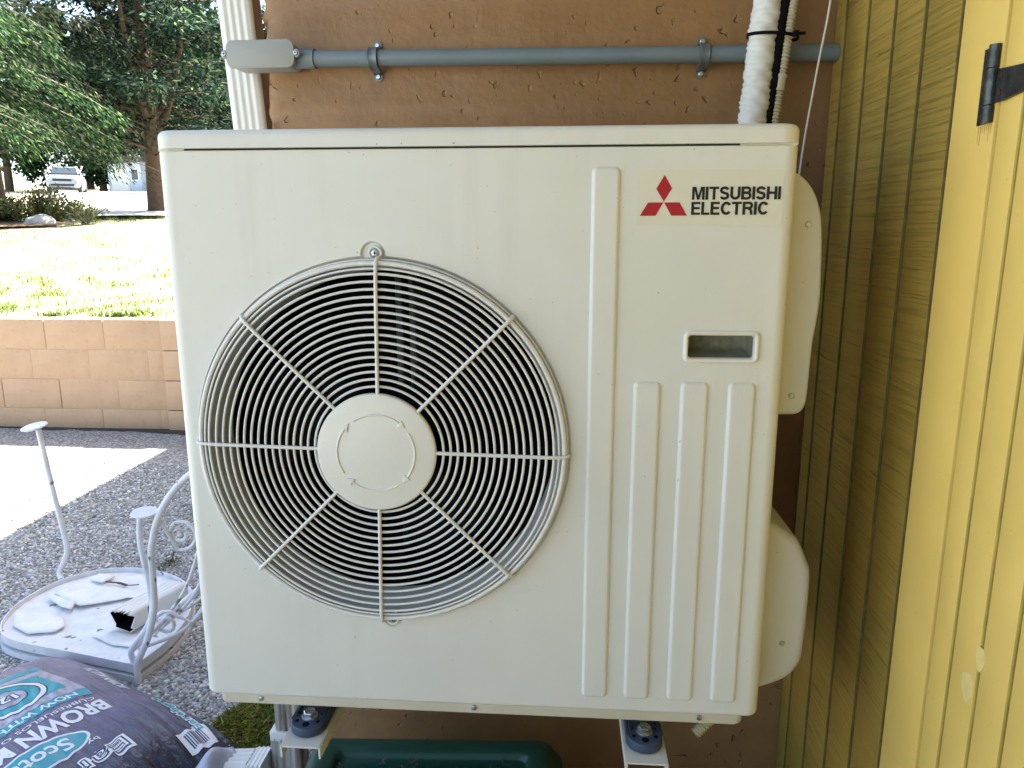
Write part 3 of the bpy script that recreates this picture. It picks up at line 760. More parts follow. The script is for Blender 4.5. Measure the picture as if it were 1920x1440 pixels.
# ------------------------------------------------------------------ conduit along the wall
def make_conduit():
    t = empty('electrical_conduit', (0.5, 0.52, 1.615), 'grey plastic conduit with access box clamped horizontally to the tan wall', 'conduit')
    def at(o): o.location = (-0.5, -0.52, -1.615); return o
    yc = 0.488
    z0 = lambda x: 1.6155-0.006*x
    at(tube('pipe', [(0.05, yc, z0(0.05)), (0.5, yc, z0(.5)), (1.036, yc, z0(1.036))], 0.0148, 'conduit', t, 28))
    b = at(from_bm('access_box', prism_bm(rrect(-0.092, 0.033, 1.5965, 1.642, 0.011), 'y', 0.462, 0.515, 0.004, 3), 'conduit_box', t, 40))
    cv = from_bm('box_cover', prism_bm(rrect(-0.0945, 0.0350, 1.5945, 1.6435, 0.011), 'y', 0.4565, 0.4612, 0.0022, 3, True), 'conduit_box', b, 40)
    for x in (-0.0985, 0.0390):
        lathe('cover_ear', [(0.0075, -0.006), (0.0075, 0.0), (0.0068, 0.001), (0.0, 0.001)], (x, 0.4585, 1.6195), 'y-', 'conduit_box', b, 20)
        lathe('cover_screw', [(0.0046, -0.001), (0.0046, 0.002), (0.0034, 0.0034), (0.0, 0.0036)], (x, 0.4580, 1.6195), 'y-', 'zinc', b, 16)
        for w, h_ in ((0.0024, 0.0006), (0.0006, 0.0024)): box('screw_slot', x-w, x+w, 0.4542, 0.4545, 1.6195-h_, 1.6195+h_, 'black', b)
    at(tube('coupling', [(0.026, yc, z0(0)), (0.066, yc, z0(0.066))], 0.0178, 'conduit', t, 28))
    for x in (0.180, 0.797):
        pts = [(x, 0.516, z0(x)+0.0235), (x, 0.506, z0(x)+0.0185)]
        pts += [(x, yc-0.0165*math.cos(R(a))+0.0, z0(x)+0.0165*math.sin(R(a))) for a in range(80, -81, -10)]
        pts += [(x, 0.506, z0(x)-0.0185), (x, 0.516, z0(x)-0.0235)]
        # flat strap section
        V, F = [], []
        for (px, py, pz) in pts:
            for dx, k in ((-0.0085, 1.0), (-0.0075, 1.10), (-0.003, 1.03), (0.003, 1.03), (0.0075, 1.10), (0.0085, 1.0)):
                V.append((px+dx, yc+(py-yc)*k, z0(x)+(pz-z0(x))*k))
        m = 6
        for i in range(len(pts)-1):
            for j in range(m-1): F.append((i*m+j, i*m+j+1, (i+1)*m+j+1, (i+1)*m+j))
        me = bpy.data.meshes.new('clamp'); me.from_pydata(V, [], F)
        cl = at(link_mesh('clamp', me, 'clamp', t, 60)); sd = cl.modifiers.new('s', 'SOLIDIFY'); sd.thickness = 0.0015
        for sgn in (-1, 1):
            zz = z0(x)+sgn*0.0285
            lathe('ear', [(0.0082, -0.001), (0.0082, 0.002), (0.0, 0.0022)], (x+0.001, 0.5175, zz), 'y-', 'clamp', cl, 18)
            lathe('clamp_screw', [(0.0052, 0.0), (0.0050, 0.004), (0.0034, 0.0055), (0.0, 0.0057)], (x+0.001, 0.5175, zz), 'y-', 'zinc', cl, 16)
make_conduit()

# ------------------------------------------------------------------ refrigerant line, cables
def make_lines():
    # white tape-wrapped pipe
    path = spline([(0.862, 0.40, 1.30), (0.873, 0.415, 1.45), (0.8795, 0.418, 1.55), (0.887, 0.421, 1.65), (0.899, 0.425, 1.80), (0.905, 0.43, 2.2)], 60)
    P = np.array(path); s = np.r_[0, np.cumsum(np.linalg.norm(np.diff(P, axis=0), axis=1))]
    n = 24; V = []; F = []
    rng = np.random.default_rng(5); ph = rng.uniform(0, 6, 12)
    for i, (p, q) in enumerate(zip(P, s)):
        for j in range(n):
            a = 2*math.pi*j/n
            wob = sum(0.075*math.sin(f1*q+f2*a+p_) for f1, f2, p_ in ((31, 1, ph[0]), (77, 2, ph[1]), (143, 3, ph[2]), (211, 1, ph[3]), (19, 2, ph[4])))
            turn = (q/0.0098+wob+a/(2*math.pi)) % 1.0
            am = 0.0040*(0.7+0.3*math.sin(57*q+2*a+ph[5]))
            r = 0.0232+am*(turn if turn < 0.7 else (1-turn)*2.33)+0.0006*math.sin(90*q+2*a+ph[6])+0.0008*math.sin(260*q+5*a+ph[7])+0.0006*math.sin(170*q-4*a+ph[8])
            V.append((p[0]+r*math.cos(a), p[1]+r*math.sin(a), p[2]))
    for i in range(len(P)-1):
        for j in range(n): F.append((i*n+j, i*n+(j+1) % n, (i+1)*n+(j+1) % n, (i+1)*n+j))
    o = from_np('wrapped_refrigerant_line', V, F, 'tape', smooth=True)
    tagit(o, 'thick pipe wrapped in ridged white tape rising behind the heat pump', 'pipe')
    # black cable
    o = tube('black_cable', spline([(0.890, 0.405, 1.30), (0.898, 0.412, 1.45), (0.9065, 0.412, 1.55), (0.914, 0.412, 1.65), (0.926, 0.414, 1.80), (0.932, 0.42, 2.2)], 12), 0.0088, 'black', None, 14)
    tagit(o, 'black insulated cable squeezed between the white wrapped pipe and cream corrugated tube', 'cable')
    # corrugated flexible conduit, with a plain coupling
    path = spline([(0.898, 0.41, 1.30), (0.9085, 0.414, 1.45), (0.9175, 0.414, 1.55), (0.927, 0.414, 1.65), (0.940, 0.418, 1.80), (0.948, 0.422, 2.2)], 70)
    P = np.array(path); s = np.r_[0, np.cumsum(np.linalg.norm(np.diff(P, axis=0), axis=1))]
    rad = []
    for p, q in zip(P, s):
        if abs(p[2]-1.545) < 0.014: rad.append(0.0102+ (0.0012 if abs(abs(p[2]-1.545)-0.012) < 0.003 else 0))
        else: rad.append(0.0083+0.0017*(1 if (q/0.0060) % 1 < 0.55 else -0.6))
    o = tube('corrugated_tube', path, rad, 'flex', None, 16)
    tagit(o, 'cream corrugated flexible tube running up beside the black cable', 'tube')
    # zip tie
    t = empty('cable_tie', (0.9, 0.41, 1.62), 'black plastic cable tie strapping the pipe and tubes together', 'cable tie')
    pts = []
    for i in range(40):
        a = 2*math.pi*i/40
        pts.append((0.901+0.0445*math.cos(a)*(1 if abs(math.cos(a)) < .9 else 1.0), 0.4175+0.0295*math.sin(a), 1.6215-0.003*math.cos(a)))
    V, F = [], []
    for p in pts:
        V += [(p[0]-0.9, p[1]-0.41, p[2]-1.62-0.0026), (p[0]-0.9, p[1]-0.41, p[2]-1.62+0.0026)]
    for i in range(40): j = (i+1) % 40; F.append((2*i, 2*j, 2*j+1, 2*i+1))
    me = bpy.data.meshes.new('strap'); me.from_pydata(V, [], F)
    so = link_mesh('strap', me, 'black', t, 60); sd = so.modifiers.new('s', 'SOLIDIFY'); sd.thickness = 0.0016
    box('tie_head', 0.028, 0.036, -0.026, -0.017, -0.005, 0.004, 'black', t, 0.001)
    box('tie_tail', 0.036, 0.048, -0.023, -0.0215, -0.003, 0.002, 'black', t)
    # thin white wire
    o = tube('thin_wire', spline([(0.952, 0.40, 1.25), (0.966, 0.42, 1.42), (0.9815, 0.42, 1.568), (0.9955, 0.42, 1.69), (1.005, 0.43, 1.9), (1.01, 0.44, 2.2)], 14), 0.0019, 'white_pvc', None, 8)
    tagit(o, 'thin white wire hanging in the corner by the yellow shed', 'wire')
make_lines()

# ================================================================== YELLOW SHED
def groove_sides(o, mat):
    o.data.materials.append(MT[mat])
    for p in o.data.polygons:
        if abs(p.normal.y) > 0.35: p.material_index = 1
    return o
def make_shed():
    t = empty('garden_shed', (1.037, -0.5, 0), 'yellow wooden shed with rough grooved siding, smooth trim and hinged plank door', 'shed')
    def at(o): o.location = (-1.037, 0.5, 0); return o
    X = 1.037; top = 2.65
    at(box('core', X+0.0105, 2.9, -2.2, 0.512, 0.03, top, 'groove_yellow', t))
    ys = [0.5165, 0.458, 0.353, 0.249, 0.146, 0.043, -0.06]
    for k in range(len(ys)-1):
        bm = box_bm(X, X+0.012, ys[k+1]+0.0042, ys[k]-0.0042, 0.05, top-0.01, 0.0016, 2)
        groove_sides(at(from_bm('siding_board', bm, 'siding', t, 50)), 'groove_shade')
    at(box('trim_board', X-0.018, X+0.004, -0.0905, 0.005, 0.04, top-0.02, 'trim_yellow', t, 0.002))
    # door of narrow beaded boards
    d = at(box('door_core', X-0.0095, X+0.005, -0.80, -0.0935, 0.06, 2.05, 'groove_yellow', t))
    y = -0.0938; k = 0
    while y > -0.79:
        w = 0.047 if k == 0 else 0.0565
        bm = box_bm(X-0.0165, X-0.0085, y-w+0.0032, y-0.0003, 0.06, 2.05, 0.0018, 2)
        groove_sides(from_bm('door_board', bm, 'trim_yellow', d, 50), 'groove_yellow'); y -= w; k += 1
    at(box('trim_board', X-0.018, X+0.004, -0.90, -0.803, 0.04, top-0.02, 'trim_yellow', t, 0.002))
    for k in range(12):
        bm = box_bm(X, X+0.012, -0.903-0.1016*(k+1)+0.003, -0.903-0.1016*k-0.003, 0.05, top-0.01, 0.0016, 2)
        groove_sides(at(from_bm('siding_board', bm, 'siding', t, 50)), 'groove_shade')
    bm = prism_bm([(X-0.32, top-0.06), (3.0, top+0.35), (3.0, top+0.45), (X-0.32, top+0.02)], 'y', -2.3, 0.515)
    at(from_bm('roof', bm, 'roof', t))
    # T-hinge
    h = at(box('hinge', X-0.0203, X-0.0178, -0.078, -0.0575, 1.4085, 1.4905, 'hinge', t, 0.0006))
    for z0, z1 in ((1.4085, 1.4265), (1.4275, 1.4655), (1.4665, 1.4905)):
        V, F = tube_data([(X-0.0225, -0.0835, z0), (X-0.0225, -0.0835, z1)], 0.0062, 18)
        me = bpy.data.meshes.new('hinge_knuckle'); me.from_pydata([tuple(v) for v in V], [], F); link_mesh('hinge_knuckle', me, 'hinge', h, 40)
    bm = prism_bm([(-0.0855, 1.4290), (-0.0855, 1.4645), (-0.105, 1.4625), (-0.24, 1.452), (-0.25, 1.447), (-0.24, 1.440), (-0.118, 1.4300), (-0.105, 1.4285)], 'x', X-0.0205, X-0.0172, 0.0006, 1)
    from_bm('hinge_strap', bm, 'hinge', h, 40)
    for y_, z_ in ((-0.0965, 1.4570), (-0.0975, 1.4375), (-0.0665, 1.4830), (-0.0665, 1.4480), (-0.0665, 1.4170), (-0.17, 1.447)):
        lathe('hinge_screw', [(0.0042, 0.0), (0.0040, 0.0012), (0.0, 0.0014)], (X-0.0203, y_, z_), 'x-', 'rust', h, 14)
    # patches of filler on the door
    for y_, z_, a, b in ((-0.196, 0.818, 0.009, 0.015), (-0.178, 0.772, 0.012, 0.018)):
        o = [(y_+a*(1+.07*math.sin(i*math.pi/4.5))*math.cos(i*math.pi/9), z_+b*(1+.16*math.cos(i*math.pi/3+y_*40))*math.sin(i*math.pi/9)) for i in range(18)]
        at(from_bm('filler_patch', prism_bm(o, 'x', X-0.0172, X-0.0150, 0.0003, 1), 'filler', t))
    # rust drips under the hinge
    for i in range(7):
        y_ = -0.060-0.0042*i; ln = random.uniform(0.006, 0.022)
        o = [(y_-0.0008, 1.4075), (y_+0.0008, 1.4075), (y_+0.0002, 1.4075-ln), (y_-0.0003, 1.4075-ln)]
        at(from_bm('rust_drip', prism_bm(o, 'x', X-0.01822, X-0.0176), 'rust_streak', t))
make_shed()

# ------------------------------------------------------------------ downspout
def fluted(w, d, r=0.006, nf=4, amp=0.0022):
    """closed cross-section, fluted on the front (-y) side; returns (pts, index of right side faces)"""
    pts = []
    n = 40
    for i in range(n+1):
        u = i/n; pts.append((-w/2+r+u*(w-2*r), -d/2-amp*(0.5-0.5*math.cos(2*math.pi*nf*u))))
    pts += [(w/2, -d/2+r), (w/2, -d/4), (w/2, d/4), (w/2, d/2-r), (w/2-r, d/2), (-w/2+r, d/2), (-w/2, d/2-r), (-w/2, -d/2+r)]
    return pts
def loft(name, sec, path, mat, parent, side_mat=None, scales=None, cap=True, frames=None):
    m = len(sec); V, F = [], []
    for i, p in enumerate(path):
        s = scales[i] if scales else 1.0
        for (a, b) in sec:
            if frames: ax, ay = frames[i]; V.append(tuple(Vector(p)+s*(a*Vector(ax)+b*Vector(ay))))
            else: V.append((p[0]+a*s, p[1]+b*s, p[2]))
    for i in range(len(path)-1):
        for j in range(m): F.append((i*m+j, i*m+(j+1) % m, (i+1)*m+(j+1) % m, (i+1)*m+j))
    if cap: F += [tuple(range(m))[::-1], tuple((len(path)-1)*m+j for j in range(m))]
    me = bpy.data.meshes.new(name); me.from_pydata(V, [], F)
    o = link_mesh(name, me, mat, parent, 45)
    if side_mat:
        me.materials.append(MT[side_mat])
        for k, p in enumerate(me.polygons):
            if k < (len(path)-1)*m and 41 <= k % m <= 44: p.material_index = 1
    return o
def make_downspout():
    t = empty('downspout', (-0.1, 0.56, 0), 'white fluted rain downspout running down beside the corner of the tan wall', 'downspout')
    def at(o): o.location = (0.1, -0.56, 0); return o
    sec = fluted(0.070, 0.056)
    at(loft('pipe', sec, [(-0.098, 0.562, 0.62), (-0.095, 0.562, 1.30), (-0.088, 0.562, 1.42), (-0.108, 0.563, 1.75), (-0.17, 0.565, 2.6), (-0.255, 0.57, 3.31)], 'white_pvc', t, 'downspout_shaded_side'))
    at(loft('lower_pipe', fluted(0.066, 0.054), [(-0.100, 0.560, 0.105), (-0.098, 0.561, 0.64)], 'downspout_stained', t))
    at(loft('band', rrect(-0.040, 0.040, -0.033, 0.033, 0.007), [(-0.104, 0.558, 0.098), (-0.104, 0.558, 0.100), (-0.104, 0.558, 0.120), (-0.104, 0.558, 0.122)], 'white_pvc', t, scales=[0.97, 1, 1, 0.97]))
    at(loft('base_pipe', fluted(0.076, 0.060), [(-0.110, 0.556, -0.02), (-0.107, 0.557, 0.105)], 'downspout_stained', t))
    # crimped elbow turning to the left, then the fluted outlet
    path, sc, fr = [], [], []
    for i in range(26):
        u = i/25; a = u*math.pi/2*0.92
        path.append((-0.112-0.045*math.sin(a), 0.515, 0.085-0.055*(1-math.cos(a))-0.02))
        sc.append(1.0+0.05*math.sin(i*1.9)); fr.append(((math.cos(a)*0.0+0, 1, 0), (math.sin(a), 0, math.cos(a)*1.0)))
    o = rrect(-0.036, 0.036, -0.028, 0.028, 0.006)
    elbow = at(loft('elbow', o, [(-0.148-0.0035*k, 0.512, 0.040-0.0003*k) for k in range(12)], 'white_pvc', t, scales=[1.0+0.07*(k % 3 == 0) for k in range(12)],
                frames=[((0, 1, 0), (0, 0, 1))]*12))
    sec = [(a, -b) for a, b in fluted(0.072, 0.052, amp=0.003, nf=4)]
    at(loft('outlet', sec, [(-0.186, 0.510, 0.040), (-0.250, 0.508, 0.036), (-0.268, 0.507, 0.034)], 'white_pvc', t, frames=[((0, 1, 0.0), (0, 0, 1))]*3))
make_downspout()

# ------------------------------------------------------------------ green storage box under the unit
def make_bin():
    t = empty('storage_box', (0.30, 0.18, 0), 'dark green plastic storage box with recessed lid under the heat pump', 'storage box', rz=R(3))
    def rr_loft(name, rows, mat, n=6):
        V, F = [], []; m = None
        for (hw, hd, r, z) in rows:
            o = rrect(-hw, hw, -hd, hd, r, n); m = len(o); V += [(a, b, z) for a, b in o]
        for i in range(len(rows)-1):
            for j in range(m): F.append((i*m+j, i*m+(j+1) % m, (i+1)*m+(j+1) % m, (i+1)*m+j))
        F.append(tuple((len(rows)-1)*m+j for j in range(m))); F.append(tuple(range(m))[::-1])
        me = bpy.data.meshes.new(name); me.from_pydata(V, [], F); return link_mesh(name, me, mat, t, 40)
    rr_loft('body', [(0.205, 0.135, 0.03, 0.001), (0.235, 0.165, 0.03, 0.225)], 'green_plastic')
    rr_loft('lid', [(0.262, 0.190, 0.03, 0.212), (0.262, 0.190, 0.03, 0.222), (0.252, 0.180, 0.03, 0.238), (0.240, 0.168, 0.025, 0.260), (0.234, 0.162, 0.024, 0.266), (0.225, 0.153, 0.022, 0.268),
                    (0.196, 0.126, 0.018, 0.268), (0.192, 0.122, 0.016, 0.265), (0.188, 0.118, 0.016, 0.254), (0.183, 0.113, 0.014, 0.252), (0.165, 0.095, 0.03, 0.252), (0.160, 0.090, 0.03, 0.256), (0.155, 0.085, 0.03, 0.257)], 'green_plastic')
    # bits of debris lying in the recess
    debris = []
    rng = random.Random(4)
    V, F = [], []
    for i in range(60):
        x, y = rng.uniform(-0.185, 0.18), rng.uniform(0.02, 0.112); a = rng.uniform(0, 6.3); l_ = rng.uniform(0.003, 0.010); w = 0.0012
        c, s = math.cos(a), math.sin(a); b = len(V); z = 0.2585
        V += [(x+l_*c-w*s, y+l_*s+w*c, z), (x+l_*c+w*s, y+l_*s-w*c, z+0.001), (x-l_*c+w*s, y-l_*s-w*c, z), (x-l_*c-w*s, y-l_*s+w*c, z+0.001)]
        F.append((b, b+1, b+2, b+3))
    o = from_np('leaf_litter', V, F, 'twig', t); o['kind'] = 'stuff'
make_bin()

# ================================================================== MULCH BAG
BA, BB = 0.415, 0.30
TX, TY = 0.090, -0.022       # print offset on the bag
def bag_z(x, y):
    u = min(1, abs(x)/BA); v = min(1, abs(y)/BB)
    hx = max(0.0, 1-u**3.0)**0.60; hv = max(0.0, 1-v**2.4)**0.62
    h = hx*hv
    top = max(0.0, (x-0.08)/0.33)
    fold = 0.0040*top*math.sin(2*math.pi*(y+0.10*x*x)/0.043+3.0*x)+0.0016*top*math.sin(2*math.pi*y/0.027+7*x+1.0)+0.0035*top*math.sin(60*x*0.3+31*y)
    lump = 0.006*math.sin(11*x+2)*math.sin(13*y+1)+0.003*math.sin(23*x+17*y)
    cross = 0.0016*math.sin(70*x+22*math.sin(9*y))*math.exp(-((x+0.02)/0.12)**2)
    return 0.036+0.122*h+(fold+lump+cross)*min(1, 3*h)
def make_bag():
    T = empty('mulch_bag', (-0.7255, 0.4893, 0), 'purple plastic bag of brown mulch lying on the gravel with white lettering', 'mulch bag', rz=math.atan2(-0.43, 0.90))
    nx, ny = 150, 100; V, F = [], []
    def grid(s, f):
        xs = BA*np.sin(np.linspace(-math.pi/2, math.pi/2, nx)); ysv = BB*np.sin(np.linspace(-math.pi/2, math.pi/2, ny))
        b = len(V)
        for x in xs:
            for y in ysv:
                # round the plan corners
                k = 1-0.06*(abs(x)/BA)**6*(abs(y)/BB)**2
                V.append((x*(1-0.05*(abs(y)/BB)**6*1), y*k, f(x, y)))
        for i in range(nx-1):
            for j in range(ny-1):
                q = (b+i*ny+j, b+(i+1)*ny+j, b+(i+1)*ny+j+1, b+i*ny+j+1); F.append(q if s > 0 else q[::-1])
    grid(1, bag_z)
    grid(-1, lambda x, y: 0.030-0.027*min(1, 3*max(0, 1-(abs(x)/BA)**3)*max(0, 1-(abs(y)/BB)**2.4)))
    body = from_np('bag_body', V, F, 'bag', T, smooth=True)
    def lay(me, fn, name, mat, lift=0.0012, maxlen=0.006):
        bm = bmesh.new(); bm.from_mesh(me); bpy.data.meshes.remove(me)
        for v in bm.verts: x, y = fn(v.co.x, v.co.y); v.co = (x, y, 0)
        bmesh.ops.triangulate(bm, faces=bm.faces)
        for _ in range(5):
            ed = [e for e in bm.edges if e.calc_length() > maxlen]
            if not ed: break
            bmesh.ops.subdivide_edges(bm, edges=ed, cuts=1, use_grid_fill=False)
            bmesh.ops.triangulate(bm, faces=[f for f in bm.faces if len(f.verts) > 3])
        for v in bm.verts:
            x, y = v.co.x, v.co.y
            k = 1-0.06*(abs(x)/BA)**6*(abs(y)/BB)**2
            v.co = (x*(1-0.05*(abs(y)/BB)**6), y*k, bag_z(x, y)+lift)
        me2 = bpy.data.meshes.new(name); bm.to_mesh(me2); bm.free()
        # faces up
        me2.update()
        return link_mesh(name, me2, mat, body)
    def shape(pts):
        bm = bmesh.new(); bm.faces.new([bm.verts.new((a, b, 0)) for a, b in pts]); me = bpy.data.meshes.new('s'); bm.to_mesh(me); bm.free(); return me
    def band(outer, inner):
        bm = bmesh.new(); a = [bm.verts.new((p[0], p[1], 0)) for p in outer]; b = [bm.verts.new((p[0], p[1], 0)) for p in inner]; n = len(a)
        for i in range(n): bm.faces.new((a[i], a[(i+1) % n], b[(i+1) % n], b[i]))
        me = bpy.data.meshes.new('s'); bm.to_mesh(me); bm.free(); return me
    main = lambda tx, ty: (ty+TX, -tx+TY)                        # text right = -y, text up = +x
    side = lambda tx, ty: (-tx, 0.0-ty)                     # text along the far edge
    def ell(cx, cy, a, b, n=44): return [(cx+a*math.cos(2*math.pi*i/n), cy+b*math.sin(2*math.pi*i/n)) for i in range(n)]
    def ln(s, x0, x1, y0, y1, mat, name='lettering', fn=main, bold=0.0, sp=1.0, lift=0.0012, it=0.0):
        return lay(fit_text(s, x0, x1, y0, y1, bold, sp, it), fn, name, mat, lift)
    # big line
    ln('BROWN MULCH', -0.165, 0.235, -0.024, 0.030, 'print_white', bold=0.035)
    ln('CUBRESUELOS O MANTILLO', -0.160, 0.20, -0.045, -0.032, 'print_white', bold=0.008)
    # teal banner + panel
    lay(shape([(-0.172, -0.094), (0.24, -0.094), (0.24, -0.062), (-0.172, -0.062)]), main, 'banner', 'teal', 0.0008)
    ln('NOW WITH 10%', -0.140, 0.115, -0.0885, -0.068, 'print_white', bold=0.03, lift=0.0016)
    lay(shape([(-0.172, -0.095), (0.10, -0.095), (0.10, -0.300), (-0.172, -0.300)]), main, 'photo_panel', 'print_grey', 0.0008)
    lay(shape([(-0.145, -0.130), (0.075, -0.130), (0.075, -0.272), (-0.145, -0.272)]), main, 'photo_panel', 'teal', 0.0013)
    lay(shape([(-0.172, -0.302), (0.24, -0.302), (0.24, -0.335), (-0.172, -0.335)]), main, 'banner', 'teal', 0.0008)
    ln('G', 0.0, 0.018, -0.330, -0.308, 'print_white', bold=0.03, lift=0.0016)
    cx, cy = -0.038, -0.198
    for r0, r1, mt in ((0.086, 0.083, 'print_navy'), (0.0825, 0.071, 'print_white'), (0.0705, 0.068, 'print_navy'), (0.044, 0.0415, 'print_navy')):
        lay(band(ell(cx, cy, r0, r0), ell(cx, cy, r1, r1)), main, 'ring_mark', mt, 0.0018)
    lay(shape(ell(cx, cy, 0.041, 0.041)), main, 'ring_mark', 'print_grey', 0.0017)
    ln('12', cx-0.024, cx+0.022, cy-0.017, cy+0.019, 'print_navy', bold=0.10, lift=0.0021)
    ln('12', cx-0.021, cx+0.019, cy-0.015, cy+0.017, 'print_white', bold=0.03, lift=0.0026)
    lay(band(ell(0.06, -0.355, 0.030, 0.030), ell(0.06, -0.355, 0.026, 0.026)), main, 'ring_mark', 'print_white')
    ln('YE', 0.095, 0.130, -0.135, -0.115, 'print_white', bold=0.01, lift=0.0016)
    # oval maker's mark
    ox, oy = 0.035, 0.078
    lay(shape(ell(ox, oy, 0.112, 0.043)), main, 'oval_mark', 'print_white', 0.0008)
    lay(shape(ell(ox, oy, 0.105, 0.037)), main, 'oval_mark', 'teal', 0.0014)
    ln('Scotts', ox-0.070, ox+0.075, oy-0.020, oy+0.022, 'print_white', bold=0.02, lift=0.0020)
    ln('by', -0.082, -0.055, 0.098, 0.116, 'print_white', bold=0.01)
    # outlined logo: fat white letters with navy cores
    ln('Earthgro', -0.118, 0.222, 0.128, 0.196, 'print_white', bold=0.075, sp=1.12)
    ln('Earthgro', -0.111, 0.215, 0.135, 0.189, 'print_navy', bold=0.030, sp=1.16, lift=0.0018)
    ln('Earthgro', -0.106, 0.210, 0.140, 0.184, 'print_white', bold=-0.012, sp=1.2, lift=0.0024)
    # the same marks again round the far flank
    sd = lambda tx, ty: (-tx+TX, 0.262-ty)
    ln('BROWN MULCH', 0.075, 0.245, 0.006, 0.036, 'print_white', fn=sd, bold=0.03)
    ln('Earthgro', -0.235, -0.035, 0.000, 0.034, 'print_white', fn=sd, bold=0.07, sp=1.12)
    ln('Earthgro', -0.231, -0.039, 0.004, 0.030, 'teal', fn=sd, bold=0.03, sp=1.16, lift=0.0018)
    # barcode
    bar = lambda tx, ty: (0.305+tx*0.85, 0.180+ty*0.85)
    lay(shape([(0, 0), (0.078, -0.005), (0.085, 0.085), (0.0, 0.10)]), bar, 'barcode', 'print_white', 0.0012)
    for i in range(9):
        a = 0.016+0.0065*i; w = 0.0028 if i % 3 else 0.0042
        lay(shape([(0.012, a), (0.066, a-0.003), (0.066, a-0.003+w), (0.012, a+w)]), bar, 'barcode_bar', 'print_navy', 0.0020)
    # clear gathered film at the sealed end
    V, F = [], []
    ns, nt = 60, 10
    for i in range(ns):
        y = -0.27+0.54*i/(ns-1)
        for j in range(nt):
            q = j/(nt-1); lift = 0.060*math.exp(-((y-0.20)/0.06)**2)
            V.append((0.380+0.080*q+0.010*math.sin(18*y)*q, y*(1-0.12*q), 0.036+0.03*math.sin(q*2.4)*(0.6+0.4*math.sin(23*y))+0.006*math.sin(60*y+4*q)*q+lift*math.sin(q*3.0)))
    for i in range(ns-1):
        for j in range(nt-1): F.append((i*nt+j, (i+1)*nt+j, (i+1)*nt+j+1, i*nt+j+1))
    o = from_np('seal_film', V, F, 'clear_film', T, smooth=True); s = o.modifiers.new('s', 'SOLIDIFY'); s.thickness = 0.0008
make_bag()

